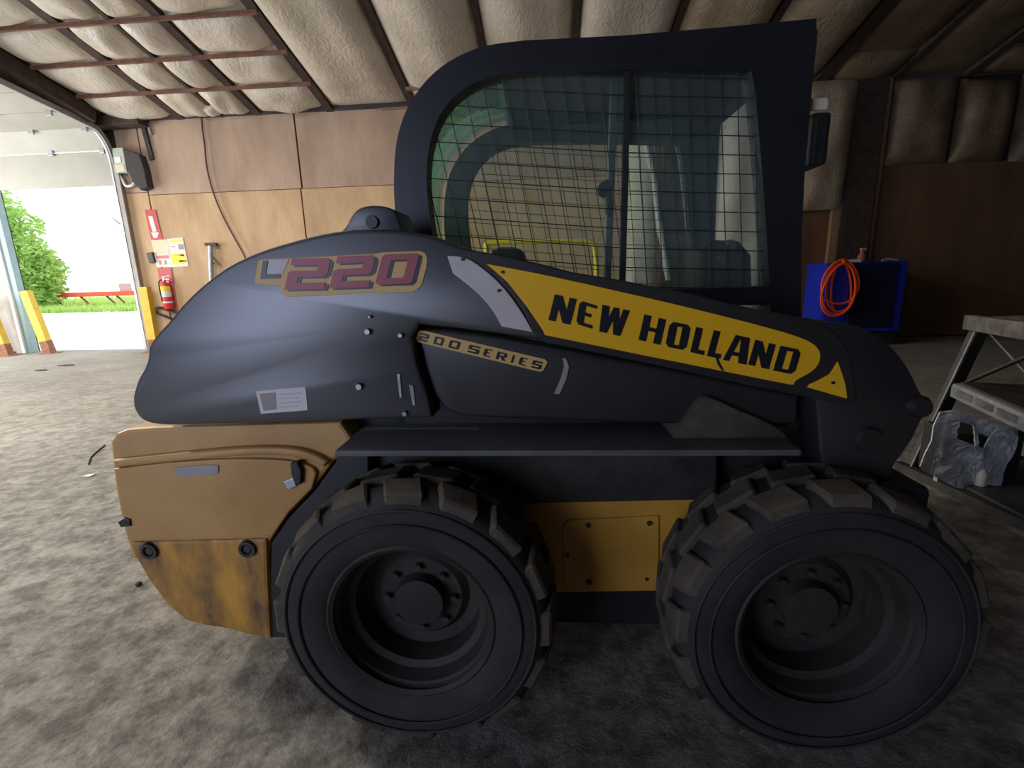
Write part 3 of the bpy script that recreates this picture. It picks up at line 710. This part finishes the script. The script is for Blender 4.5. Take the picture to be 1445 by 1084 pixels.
obj('plastic_wrap', bm, M['wrap'], cr, 60)
cA = P(1312, 652, Yc + .03); cB = P(1420, 600, Yc + .03)
obj('crate_box', B(cA.x + .14, cB.x + .02, Yc + .05, Yc + .30, .072, .36, .01), M['black'], cr)  # crate made black: shade inside the torn wrap put into its colour
obj('dark_opening', B(cA.x + .16, cA.x + .26, Yc + .035, Yc + .06, .20, .32), M['black'], cr)  # black block stands in for the shaded hollow
obj('side_sheet', B(cA.x + .05, cA.x + .065, Yc + .02, Yc + .05, .08, .48), M['greytrim'], cr)
bt = thing('clear_bottle', 'small pale bottle standing in front of the wrapped crate', 'bottle')
pb = G(1332, 672, .07)
bm = bmesh.new(); lathe(bm, [(.07, 0), (.07, .03), (.14, .032), (.17, .014), (.20, .012)], 12, 'Z', (pb.x + .10, pb.y - .12, 0)); obj('body', bm, M['paper'], bt, 40)
bm = bmesh.new(); lathe(bm, [(.2, .014), (.222, .014)], 12, 'Z', (pb.x + .10, pb.y - .12, 0)); obj('cap', bm, M['steel'], bt, 40)

# bits on the floor
for (x, y, s_, lb) in ((94, 516, .13, 'small dark scrap on the floor, nearer the doorway'), (59, 523, .09, 'tiny dark scrap on the floor left of the other scrap')):
    p = G(x, y); bm = bmesh.new(); prism3(bm, [Vector((p.x + a * s_, p.y + b2 * s_, .015)) for a, b2 in ((-1, -.3), (.2, -.5), (1, .1), (.3, .5), (-.7, .3))], [Vector((p.x + a * s_, p.y + b2 * s_, 0)) for a, b2 in ((-1, -.3), (.2, -.5), (1, .1), (.3, .5), (-.7, .3))])
    tag(obj('floor_scrap', bm, M['debris']), lb, 'scrap')
p = G(196, 826); bm = bmesh.new(); lathe(bm, [(0, .01), (.004, .013), (.012, .012), (.017, .005)], 9, 'Z', (p.x, p.y, 0))
tag(obj('pebble', bm, M['debris'], None, 60), 'small dark pebble on the floor beside the yellow bumper', 'pebble')
for n_, (x, y) in enumerate(((125, 672), (128, 650))):
    p = G(x, y); bm = bmesh.new()
    if n_ == 0: prism3(bm, [Vector((p.x + a, p.y + b2, .006)) for a, b2 in ((-.03, -.02), (.03, -.015), (.025, .03), (-.02, .02))], [Vector((p.x + a, p.y + b2, 0)) for a, b2 in ((-.03, -.02), (.03, -.015), (.025, .03), (-.02, .02))]); tag(obj('paper_scrap', bm, M['paper']), 'white paper scrap on the floor left of the machine', 'scrap')
    else:
        bm = bmesh.new(); tube(bm, spline([tuple(G(a, b2, .006)) for a, b2 in ((125, 655), (128, 646), (136, 638), (148, 628))], 5), .006, 6); tag(obj('floor_wire', bm, M['debris'], None, 60), 'short dark bent wire on the floor behind the machine', 'wire')

# ------------------------------------------------------------------ the skid steer loader
SK = thing('skid_steer', 'black and yellow skid steer loader with wire-screened cab', 'loader')
YB, YA, YCB, YW = 1.33, 1.27, 1.55, 1.09     # body side, boom face, cab side, wheel face
FARB = 2.62
def part(name, bm, m, parent=SK, smooth=None): return obj(name, bm, M[m], parent, smooth)

# boom with the tall rear upright (one welded piece)
up_l = spline([(236, 601), (214, 599), (198, 592), (188, 578), (186, 562), (189, 548), (194, 534), (202, 520), (207, 505), (209, 489), (220, 472), (238, 452), (258, 428), (285, 402), (320, 376), (362, 356), (410, 341), (455, 330), (500, 324), (560, 325), (610, 333), (648, 346)], 3)
arm_t = [(672, 354), (707, 360), (757, 371), (807, 384), (880, 396), (920, 404), (979, 415), (1024, 427), (1066, 436), (1110, 444), (1150, 452)]
knee = spline([(1180, 455), (1215, 462), (1246, 478), (1270, 500), (1287, 525), (1300, 552), (1313, 570), (1313, 584), (1303, 593), (1290, 620), (1275, 642), (1262, 662), (1262, 690)], 3)
arm_b = [(1215, 705), (1165, 668), (1156, 640), (1154, 606), (1150, 566), (1138, 560), (1130, 558), (1060, 541), (960, 519), (860, 498), (770, 480), (700, 471), (640, 463), (590, 458), (580, 476), (590, 520), (604, 560), (610, 590), (480, 594), (340, 599)]
boom = part('boom', plate(up_l + arm_t + knee + arm_b, YA, YA + .11, .012), 'hood', smooth=30)
far = boom.copy(); COL.objects.link(far); far.location.y = 2.52 - YA; far.name = 'far_boom'
part('cross_tube', tube(bmesh.new(), [(P(1225, 560, YA).x, YA + .05, P(1225, 560, YA).z), (P(1225, 560, YA).x, 2.55, P(1225, 560, YA).z)], .07, 16), 'boom', smooth=40)
bmk = plate(spline([(478, 329), (488, 319), (496, 304), (506, 294), (522, 290), (542, 291), (556, 297), (561, 308), (568, 327)], 3) + [(560, 340), (490, 342)], YA + .02, YA + .16, .012)
part('pivot_cap', bmk, 'hood', smooth=30)
bmk = bmesh.new(); lathe(bmk, [(0, .0), (0, .016), (.02, .02)], 16, 'Y', P(524, 313, YA + .012)); part('grease_nub', bmk, 'grease', smooth=40)
# raised arm skin above and below the name panel
part('arm_band', plate([(650, 351)] + arm_t + [(1180, 470), (1200, 500), (1210, 565), (1196, 572), (1060, 545), (960, 523), (860, 502), (770, 484), (752, 470), (735, 430), (700, 388)], YA - .006, YA + .02, .004), 'boom')
npan = part('name_panel', plate(spline([(686, 372), (760, 386), (860, 408), (960, 431), (1060, 456), (1120, 473), (1146, 484), (1157, 496), (1157, 510), (1150, 521), (1137, 530), (1124, 537), (1121, 543)], 3) + [(1115, 543), (1000, 520), (900, 500), (769, 473), (766, 466), (745, 435), (716, 398)], YA - .011, YA, .002), 'decal_yellow')
part('tail_panel', plate(spline([(1183, 511), (1189, 527), (1194, 545), (1196, 563)], 3) + [(1140, 547), (1143, 543), (1156, 537), (1172, 528)], YA - .011, YA, .002), 'decal_yellow')
for (x, y) in ((1175, 540),):
    b2 = bmesh.new(); lathe(b2, [(-.004, 0), (-.004, .004), (.004, .004)], 10, 'Y', P(x, y, YA - .011)); part('rivet', b2, 'decal_black')
for (x, y) in ((709, 384), (704, 410), (653, 366)):
    b2 = bmesh.new(); lathe(b2, [(-.005, 0), (-.005, .004), (.004, .004)], 10, 'Y', P(x, y, YA - .011)); part('rivet', b2, 'decal_black')
part('white_stripe', plate(spline([(631, 361), (648, 362), (664, 367), (680, 378), (700, 395), (722, 420), (742, 450), (752, 469)], 2) + spline([(708, 461), (702, 450), (694, 437), (680, 420), (660, 402), (639, 386)], 2), YA - .010, YA, .002), 'decal_white')
b2 = plate([(1010, 505), (1013, 504), (1016, 512), (1022, 523), (1019, 523), (1013, 515)], YA - .0125, YA - .009); part('crack_line', b2, 'decal_black')

GL = {
 'N': [[(0, 0), (.33, 0), (.33, 1), (0, 1)], [(.67, 0), (1, 0), (1, 1), (.67, 1)], [(0, 1), (.36, 1), (1, 0), (.64, 0)]],
 'E': [[(.14, 0), (.42, 0), (.40, 1), (.14, 1), (0, .86), (0, .14)], [(.14, .86), (1.0, .86), (1.0, 1), (.14, 1)], [(.3, .44), (.78, .44), (.78, .58), (.3, .58)], [(.14, 0), (.95, 0), (.95, .14), (.14, .14)]],
 'W': [[(0, 1), (.27, 1), (.34, 0), (.06, 0)], [(.12, 0), (.34, 0), (.62, 1), (.42, 1)], [(.40, 1), (.62, 1), (.80, 0), (.56, 0)], [(.60, 0), (.82, 0), (1, 1), (.76, 1)]],
 'H': [[(0, 0), (.34, 0), (.34, 1), (0, 1)], [(.66, 0), (1, 0), (1, 1), (.66, 1)], [(.2, .42), (.8, .42), (.8, .57), (.2, .57)]],
 'O': [[(.16, 0), (.38, 0), (.38, 1), (.16, 1), (0, .86), (0, .14)], [(.62, 0), (.84, 0), (1, .14), (1, .86), (.84, 1), (.62, 1)], [(.3, 0), (.7, 0), (.7, .14), (.3, .14)], [(.3, .86), (.7, .86), (.7, 1), (.3, 1)]],
 'L': [[(0, 0), (.5, 0), (.5, 1), (0, 1)], [(.4, 0), (1, 0), (1, .17), (.4, .17)]],
 'A': [[(0, 0), (.26, 0), (.66, 1), (.40, 1)], [(.64, 0), (1, 0), (1, 1), (.64, 1)], [(.2, .24), (.8, .24), (.8, .38), (.26, .38)], [(.42, .86), (.9, .86), (.9, 1), (.42, 1)]],
 'D': [[(0, 0), (.36, 0), (.36, 1), (0, 1)], [(.66, 0), (.84, 0), (1, .16), (1, .84), (.84, 1), (.66, 1)], [(.2, 0), (.7, 0), (.7, .14), (.2, .14)], [(.2, .86), (.7, .86), (.7, 1), (.2, 1)]],
 '2': [[(.02, .78), (1, .78), (1, .9), (.92, 1), (.02, 1)], [(.72, .42), (.93, .42), (1, .5), (1, .8), (.72, .8)], [(.08, .40), (.9, .40), (.9, .60), (.08, .60), (0, .52)], [(0, 0), (.28, 0), (.28, .56), (0, .56)], [(.1, 0), (1, 0), (1, .21), (.1, .21)]],
 '0': [[(.08, 0), (.27, 0), (.27, 1), (.08, 1), (0, .92), (0, .08)], [(.73, 0), (.92, 0), (1, .08), (1, .92), (.92, 1), (.73, 1)], [(.2, 0), (.8, 0), (.8, .20), (.2, .20)], [(.2, .80), (.8, .80), (.8, 1), (.2, 1)]],
 'S': [[(.1, .8), (1, .8), (1, 1), (.1, 1), (0, .9)], [(0, .5), (.3, .5), (.3, .9), (0, .9)], [(0, .42), (1, .42), (1, .6), (0, .6)], [(.7, .1), (1, .1), (1, .5), (.7, .5)], [(0, 0), (.9, 0), (1, .1), (1, .2), (0, .2)]],
 'R': [[(0, 0), (.3, 0), (.3, 1), (0, 1)], [(.2, .82), (1, .82), (1, .9), (.9, 1), (.2, 1)], [(.7, .45), (1, .5), (1, .9), (.7, .9)], [(.2, .38), (1, .42), (1, .58), (.2, .56)], [(.4, .42), (.7, .42), (1, 0), (.68, 0)]],
 'I': [[(.1, 0), (.9, 0), (.9, 1), (.1, 1)]],
}
def letter(ch, BL, BR, TL, Y, m, parent, d=.0015, name='letter', sh=(0, 0), gl=None):
    bm = bmesh.new()
    for k, poly in enumerate(gl or GL[ch]):
        pts = []
        for u, v in poly:
            pts.append((BL[0] + u * (BR[0] - BL[0]) + v * (TL[0] - BL[0]) + sh[0], BL[1] + u * (BR[1] - BL[1]) + v * (TL[1] - BL[1]) + sh[1]))
        plate(pts, Y - d - .00012 * k, Y + .0005, 0, bm)
    return obj(name, bm, M[m], parent)
NH = [('N', (773.6, 451.7), (804.8, 458.5), (783, 415.4)), ('E', (812.5, 457), (837, 464.5), (818.5, 424)), ('W', (843, 467.5), (882, 476), (850, 430)),
      ('H', (901, 479.5), (932, 487), (909.3, 443.6)), ('O', (938.5, 489), (968, 495), (946, 453.5)), ('L', (974, 497), (993.5, 501.5), (982.5, 461.5)),
      ('L', (997.6, 502.5), (1016.5, 506.5), (1007.5, 466)), ('A', (1020, 508), (1053.5, 515), (1025, 470)), ('N', (1056, 514.5), (1085, 521.5), (1066, 479.5)), ('D', (1091, 523), (1121, 529), (1101.5, 488))]
for ch, bl, br, tl_ in NH: letter(ch, bl, br, tl_, YA - .011, 'decal_black', npan)

# L220 emblem
em = part('model_emblem', plate([(360, 401), (359, 396), (364, 368), (368, 366), (470, 361), (529, 358), (540, 356), (592, 354), (600, 357), (603, 364), (602, 378), (595, 402), (590, 408), (582, 412), (531, 414), (528, 412), (462, 417), (404, 419), (398, 416), (397, 404)], YA - .002, YA, .001), 'decal_tan')
letter('L', (367, 394), (395, 393), (371, 368), YA - .002, 'decal_black', em, gl=[[(0, 0), (.28, 0), (.28, 1), (0, 1)], [(.2, 0), (1, 0), (1, .24), (.2, .24)]])
letter('L', (375, 386), (405, 385), (378, 367), YA - .002, 'decal_white', em, gl=[[(0, 0), (.8, 0), (1, 1), (0, 1)]], name='emblem_fill')
DG = [('2', (401, 409), (457, 408), (411, 365)), ('2', (465, 407), (520, 405), (475, 362)), ('0', (529, 402), (581, 400), (540, 359))]
for ch, bl, br, tl_ in DG:
    letter(ch, bl, br, tl_, YA - .002, 'decal_black', em, d=.0012, sh=(5, 2.5), name='digit_shadow')
    letter(ch, bl, br, tl_, YA - .0032, 'decal_red', em, d=.0012, name='digit')

# 200 SERIES band on the lower cover
lc_top = [(586, 462), (640, 466), (700, 474), (800, 492), (900, 512), (1000, 532), (1090, 552), (1128, 559)]
lc = part('link_cover', plate(lc_top + [(1126, 600), (1000, 600), (900, 598), (720, 592), (650, 588), (626, 577), (611, 556), (601, 526), (594, 496)], YA + .035, YA + .15, .014, seg=3), 'boom', smooth=30)
sb = part('series_band', plate([(585, 479), (591, 466), (600, 467), (769, 507), (773, 511), (767, 523), (762, 525), (590, 483)], YA + .030, YA + .036, .001), 'decal_tan')
SER = [('2', 590, 606), ('0', 611, 627), ('0', 632, 650), ('S', 659, 678), ('E', 681, 695), ('R', 699, 716), ('I', 720, 727), ('E', 731, 745), ('S', 749, 766)]
for ch, x0, x1 in SER:
    yy = lambda x: 480.5 + (x - 592) * .242
    letter(ch, (x0, yy(x0)), (x1 - 3, yy(x1 - 3)), (x0 + 3.5, yy(x0) - 10.5), YA + .030, 'decal_black', sb, d=.001)
# bolts and worn marks on the upright
for (x, y, r2) in ((520, 468, .009), (566, 473, .007), (523, 447, .004), (508, 545, .010), (572, 583, .008)):
    b2 = bmesh.new(); lathe(b2, [(-.012, 0), (-.012, r2 * .8), (-.008, r2), (.006, r2)], 12, 'Y', P(x, y, YA)); part('bolt', b2, 'steel', smooth=40)
for pts in ([(560, 528), (564, 528), (567, 560), (564, 562)], [(577, 542), (583, 545), (586, 573), (582, 571)]):
    part('scuffed_tab', plate(pts, YA - .004, YA + .001), 'steel')
part('seam_line', plate([(794, 505), (799, 507), (803, 518), (799, 535), (790, 556), (782, 556), (791, 535), (796, 518)], YA + .031, YA + .04), 'greytrim')
st = part('safety_sticker', plate([(361, 552), (431, 546), (434, 579), (368, 584)], YA - .0015, YA, 0), 'paper')
obj('pictograph', plate([(366, 556), (388, 554), (390, 578), (372, 580)], YA - .0025, YA - .001), M['ink'], st)
for i in range(4):
    obj('text_line', plate([(394, 556 + i * 6), (426 - 5 * (i % 2), 554 + i * 6), (426 - 5 * (i % 2), 556 + i * 6), (394, 558 + i * 6)], YA - .0022, YA - .001), M['decal_white'], st)

# yellow rear body: side, top ridge, door, bumper
xe_ = lambda x, y, Y=YB: P(x, y, Y)
part('rear_body', plate([(155, 624), (163, 612), (178, 606), (215, 603), (480, 596), (500, 625), (472, 650), (440, 692), (402, 732), (380, 765), (376, 800), (188, 790), (178, 762), (172, 740), (162, 690)], YB, FARB, .012), 'yellow_rear')
part('body_ridge', plate(spline([(158, 650), (250, 640), (340, 632), (405, 632), (440, 640), (462, 652)], 3) + spline([(456, 660), (436, 651), (400, 644), (340, 644), (250, 652), (160, 661)], 3), YB - .022, YB + .01, .009, seg=3), 'yellow_rear', smooth=40)
dr = part('side_door', plate(spline([(160, 662), (240, 653), (330, 648), (400, 650), (436, 658), (446, 668)], 3) + [(440, 690), (408, 722), (384, 757), (190, 763), (180, 755), (171, 722)], YB - .014, YB + .01, .005), 'yellow_rear')
obj('grab_recess', plate([(246, 660), (296, 656), (308, 657), (308, 668), (300, 671), (250, 674)], YB - .018, YB - .008, .002), M['greytrim'], dr)
obj('latch', plate([(409, 655), (419, 652), (425, 665), (424, 684), (416, 684), (411, 672)], YB - .03, YB - .008, .004), M['black'], dr)
obj('latch_plate', plate([(400, 680), (414, 674), (418, 686), (406, 692)], YB - .026, YB - .008, .002), M['galv'], dr)
part('bumper', plate([(181, 765), (376, 760), (378, 830), (382, 903), (350, 897), (322, 889), (290, 884), (262, 877), (236, 856), (208, 818), (190, 786)], YB - .008, FARB, .012), 'yellow_dirty')
for (x, y) in ((212, 777), (350, 774)):
    b2 = bmesh.new(); lathe(b2, [(-.006, 0), (-.006, .012), (-.001, .014), (-.010, .018), (-.010, .027), (.006, .030)], 20, 'Y', P(x, y, YB - .008)); part('bumper_bolt', b2, 'grease', smooth=40)
part('arch_liner', plate([(470, 640), (520, 628), (520, 900), (383, 900), (381, 834), (383, 767), (404, 734), (443, 694), (474, 652)], YB + .004, 1.62, .004), 'black')
part('rubber_stop', plate([(165, 737), (175, 731), (183, 734), (184, 743), (170, 745)], YB - .02, YB + .08, .004), 'black')
# engine hood between the uprights, chassis, belly
hx0, hx1 = P(205, 520, YA).x, P(560, 330, YA).x
part('engine_hood', B(hx0 + .1, hx1 - .05, YA + .15, 2.48, .80, 1.18, .05), 'hood', smooth=40)
cx0, cx1 = P(430, 700, YB).x, P(1180, 700, YB).x
part('chassis', B(cx0, cx1, 1.46, 2.46, .33, .80, .01), 'grease')
part('fender', B(P(470, 600, 1.2).x, P(1132, 600, 1.2).x, 1.19, 1.47, .838, .856, .006), 'fender', smooth=40)
part('fender_skirt', plate([(470, 612), (1012, 606), (1012, 706), (470, 716)], 1.385, 1.46, .006), 'grease')
part('fender_back', B(P(470, 600, 1.4).x, P(1120, 600, 1.4).x, 1.43, 1.47, .84, .99), 'boom')
part('front_fender', plate(spline([(934, 646), (948, 622), (968, 590), (986, 566), (998, 560), (1016, 566), (1046, 580), (1080, 594), (1108, 612), (1136, 644)], 3), YA + .012, YA + .20, .010), 'tread', smooth=30)
sp_ = part('side_panel', plate([(690, 712), (1010, 703), (1010, 833), (690, 838)], 1.40, 1.46, .004), 'yellow')
obj('access_plate', plate([(801, 735), (930, 728), (930, 828), (795, 830), (794, 745)], 1.394, 1.402, .002), M['yellow'], sp_)
for (x, y, r2) in ((830, 741, .008), (916, 738, .008), (801, 783, .006), (778, 799, .007), (831, 821, .010), (912, 817, .005)):
    b2 = bmesh.new(); lathe(b2, [(-.008, 0), (-.008, r2 * .8), (-.004, r2), (.004, r2)], 10, 'Y', P(x, y, 1.394)); obj('bolt', b2, M['grease'], sp_, 40)
bm = bmesh.new(); box(bm, cx0 + .1, cx1 - .05, 1.42, 2.50, .15, .48, .02); part('belly', bm, 'black')
for cxw in (-.373, .705):
    bm = bmesh.new(); lathe(bm, [(1.25, .09), (2.7, .09)], 20, 'Y', (cxw, 0, .40)); part('axle', bm, 'grease', smooth=40)

# wheels
def lug_mesh(y0, y1, skew, a):
    bm = bmesh.new(); q = []
    for r2 in (.366, .397):
        k2 = 1.0 if r2 < .38 else .9
        for t, yv in ((-a * k2 + skew, y0), (a * k2 + skew, y0), (a * k2 - skew, y1), (-a * k2 - skew, y1)):
            ed = yv < .04 or yv > .22
            rr_ = r2 - ((.045 if r2 < .38 else .016) if ed else 0); yo = (-.004 if r2 < .38 else .006) * (1 if yv < .1 else -1) if ed else 0
            q.append(bm.verts.new((rr_ * sin(t), yv + yo, rr_ * cos(t))))
    for f in ((3, 2, 1, 0), (4, 5, 6, 7), (0, 1, 5, 4), (1, 2, 6, 5), (2, 3, 7, 6), (3, 0, 4, 7)): bm.faces.new([q[i] for i in f])
    bmesh.ops.recalc_face_normals(bm, faces=bm.faces[:])
    bmesh.ops.bevel(bm, geom=bm.edges[:], offset=.006, segments=1, affect='EDGES')
    me = bpy.data.meshes.new('tread_lug'); bm.to_mesh(me); bm.free(); me.materials.append(M['tread']); return me
LUG = [lug_mesh(.008, .083, .03, .15), lug_mesh(.096, .164, -.02, .155), lug_mesh(.177, .252, -.03, .15)]
NL = 16
tp = [(.055, .205), (.02, .222), (.006, .245), (-.004, .285), (-.002, .32), (.004, .345), (.018, .362), (.045, .372), (.13, .376), (.215, .372), (.242, .362), (.256, .345), (.264, .30), (.254, .245), (.24, .222), (.205, .205)]
def wheel(cx, flip, detailed):
    y0 = YW if not flip else 2.83
    sgn = 1 if not flip else -1
    bm = bmesh.new(); lathe(bm, tp, 64, 'Y', (0, 0, 0), closed=True)
    for rr2, yy in ((.30, -.0045), (.338, .0015)):
        lathe(bm, [(yy - .004, rr2 - .004), (yy - .007, rr2), (yy - .004, rr2 + .004), (yy + .004, rr2)], 64, 'Y', closed=True)
    tire = part('tire', bm, 'rubber', smooth=35); tire.location = (cx, y0, .395); tire.scale = (1, sgn, 1)
    if detailed:
        for row in range(3):
            for i in range(NL):
                o = bpy.data.objects.new('tread_lug', LUG[row]); COL.objects.link(o); o.parent = tire
                o.rotation_euler = (0, 2 * pi * (i + (.5 if row == 1 else 0)) / NL, 0)
    else:
        bm = bmesh.new()
        for row in range(3):
            for i in range(NL):
                tmp = bmesh.new(); tmp.from_mesh(LUG[row]); tmp.transform(Matrix.Rotation(2 * pi * (i + (.5 if row == 1 else 0)) / NL, 4, 'Y'))
                me = bpy.data.meshes.new('t'); tmp.to_mesh(me); tmp.free(); bm.from_mesh(me); bpy.data.meshes.remove(me)
        o = part('tread', bm, 'tread', tire); stuff(o)
    bm = bmesh.new(); lathe(bm, [(.018, .215), (.010, .226), (.016, .235), (.030, .222), (.04, .208), (.075, .196), (.085, .178), (.15, .172), (.155, .14), (.135, .12), (.135, .075), (.10, .07), (.095, .0)], 48, 'Y', cap=False)
    rim = part('rim', bm, 'rim', smooth=35); rim.location = (cx, y0, .395); rim.scale = (1, sgn, 1)
    if detailed:
        for i in range(8):
            bm = bmesh.new(); lathe(bm, [(.118, 0), (.118, .010), (.137, .012)], 6, 'Y', (.098 * cos(2 * pi * i / 8), 0, .098 * sin(2 * pi * i / 8))); o = obj('wheel_nut', bm, M['grease'], rim)
for cxw in (-.373, .705):
    wheel(cxw, False, True); wheel(cxw, True, False)

# cab
o_out = [(566, 470)] + spline([(563, 345), (557, 290), (556, 250), (558, 212), (565, 178), (580, 143), (606, 109), (640, 83), (684, 65), (740, 57)], 4) + [(880, 50), (1000, 40), (1100, 31), (1152, 26), (1153, 60), (1148, 100), (1142, 170), (1136, 240), (1132, 320), (1130, 470)]
o_in = [(622, 455)] + spline([(611, 335), (604, 285), (602, 240), (606, 205), (616, 172), (634, 144), (660, 122), (694, 108), (740, 101)], 4) + [(800, 99), (880, 98), (970, 97), (1050, 96), (1060, 99), (1066, 130), (1072, 200), (1079, 290), (1086, 400), (1087, 455)]
cf = part('cab_side', ring_plate(o_out, o_in, YCB, YCB + .07), 'cab')
cf2 = cf.copy(); cf2.data = cf.data.copy(); cf2.data.materials[0] = M['far_frame']; COL.objects.link(cf2); cf2.location.y = .75
part('window_sill', plate([(900, 410), (1088, 404), (1092, 430), (1000, 432), (905, 420)], YCB - .004, YCB + .06, .004), 'cab')
for dy in (0, .75):
    og = plate(o_in, YCB + .045, YCB + .051); oo = part('side_glass', og, 'glass'); oo.location.y = dy
# roof, rear shell, front frame
roof_l = [(690, 64), (740, 57)] + [(880, 50), (1000, 40), (1152, 26)]
inn = [(x + (14 if x < 700 else 0), y + 16) for x, y in roof_l]
part('cab_roof', plate(roof_l + inn[::-1], YCB + .03, YCB + .80), 'cab')
bo = spline([(558, 440), (557, 290), (557, 250), (559, 212), (567, 180), (583, 144), (609, 111), (643, 85), (690, 68)], 3)
bk = bo + [(x + 7, y + (6 if x > 570 else 0)) for x, y in bo[::-1]]
part('rear_glass', plate(bk, YCB + .07, YCB + .75), 'rear_glass')
part('headliner', plate([(x + 3, y + 16) for x, y in roof_l] + [(x + 3, y + 22) for x, y in roof_l][::-1], YCB + .08, YCB + .74), 'liner')
for s_ in (0,):
    pf = P(1140, 40, YCB)
    part('front_header', B(pf.x - .10, pf.x - .02, YCB + .05, YCB + .80, 1.86, 1.96, .01), 'cab')
part('cab_floor', B(P(570, 470, YCB).x, P(1095, 470, YCB).x, YCB + .05, YCB + .78, .86, .92), 'black')
# guard mesh over both side windows: thin wires joined into one part each
bm = bmesh.new()
VT = [(605, 262, 624, 340), (614, 179, 652, 345), (633, 149, 679, 352), (656, 126, 706, 362), (680, 113, 732, 370), (707, 105, 758, 376), (733, 102, 785, 382), (761, 101, 811, 388), (790, 100, 837, 394), (816, 99, 861, 398), (843, 98, 882, 402)]
for i in range(8):
    x = 896 + 24 * i; VT.append((x, 97, x + 18 - 1.6 * i, 415))
for a, b_2, c, d in VT: tube(bm, [P(a, b_2, YCB + .03), P(c, d, YCB + .03)], .0016, 5)
for k2 in range(12):
    y0 = 102 + 26.6 * k2; sl = .045 + .003 * k2
    f = lambda x: y0 + sl * (min(x, 885) - 757) + .02 * max(0, x - 885)
    xl = 600 if y0 > 190 else 600 + max(0, (190 - y0)) * .9
    tube(bm, [P(xl, f(xl), YCB + .031), P(885, f(885), YCB + .031), P(1085, f(1085), YCB + .031)], .0016, 5)
ws = stuff(part('wire_screen', bm, 'wire'))
ws2 = ws.copy(); COL.objects.link(ws2); ws2.location.y = .74
# window divider, slider rail, latch, lamp, handle
part('window_divider', plate([(882, 92), (889, 92), (887, 250), (882, 420), (875, 420), (879, 250)], YCB + .01, YCB + .04), 'black')
part('slider_rail', plate([(863, 96), (873, 96), (868, 250), (862, 405), (852, 405), (858, 250)], YCB + .10, YCB + .13, .003), 'fender')
part('latch_knob', plate(spline([(858, 252), (848, 257), (843, 266), (846, 274), (854, 278), (856, 300), (862, 304), (866, 290), (864, 262)], 2), YCB + .06, YCB + .10, .006), 'black', smooth=40)
wl_ = part('work_lamp', B(P(1138, 210, 1.62).x, P(1165, 210, 1.62).x, 1.60, 1.74, P(1150, 235, 1.62).z, P(1150, 160, 1.62).z, .015), 'black')
obj('lamp_lens', B(P(1138, 210, 1.6).x - .01, P(1160, 210, 1.6).x, 1.585, 1.60, P(1150, 158, 1.6).z, P(1150, 140, 1.6).z, .008), M['cream'], wl_)
# seat
sx = P(690, 330, 1.95).x
bm = B(sx + .02, sx + .14, 1.72, 2.2, .98, 1.40, .04); part('seat_back', bm, 'seat', smooth=40)
bm = B(sx + .08, sx + .55, 1.72, 2.2, .92, 1.04, .04); part('seat_cushion', bm, 'seat', smooth=40)
for y_ in (1.68, 2.22):
    bm = bmesh.new(); tube(bm, spline([(sx + .2, y_, 1.12), (sx + .45, y_, 1.12), (sx + .58, y_, 1.1), (sx + .6, y_, 1.18)], 4), .025, 8); part('control_lever', bm, 'seat', smooth=50)
cp = part('glint_pod', plate([(985, 352), (1010, 338), (1045, 340), (1062, 360), (1064, 420), (985, 420)], 2.0, 2.18, .02), 'black')  # added pod, its polished knobs stand in for stray glints
for x, y in ((1031, 346), (1018, 366)):
    bm = bmesh.new(); lathe(bm, [(-.02, 0), (-.018, .016), (0, .022), (.02, .02)], 12, 'Y', P(x, y, 1.99)); obj('glint_knob', bm, M['chrome'], cp, 50)
# front attachment plate and cylinders below the knee
part('tilt_cylinder', tube(bmesh.new(), [P(1235, 560, YA + .14), P(1200, 690, YA + .14)], .045, 14), 'boom', smooth=50)
kx = P(1245, 650, YA).x
part('attach_plate', B(kx - .02, kx + .10, 1.22, 2.70, .12, .74, .02), 'boom')
b2 = bmesh.new(); lathe(b2, [(-.02, 0), (-.02, .022), (-.005, .03), (.02, .03)], 20, 'Y', P(1296, 574, YA)); part('pivot_boss', b2, 'boom', smooth=40)
b2 = bmesh.new(); lathe(b2, [(-.012, 0), (-.012, .03), (-.004, .036), (.02, .036)], 20, 'Y', P(1225, 620, YA)); part('pivot_boss', b2, 'boom', smooth=40)
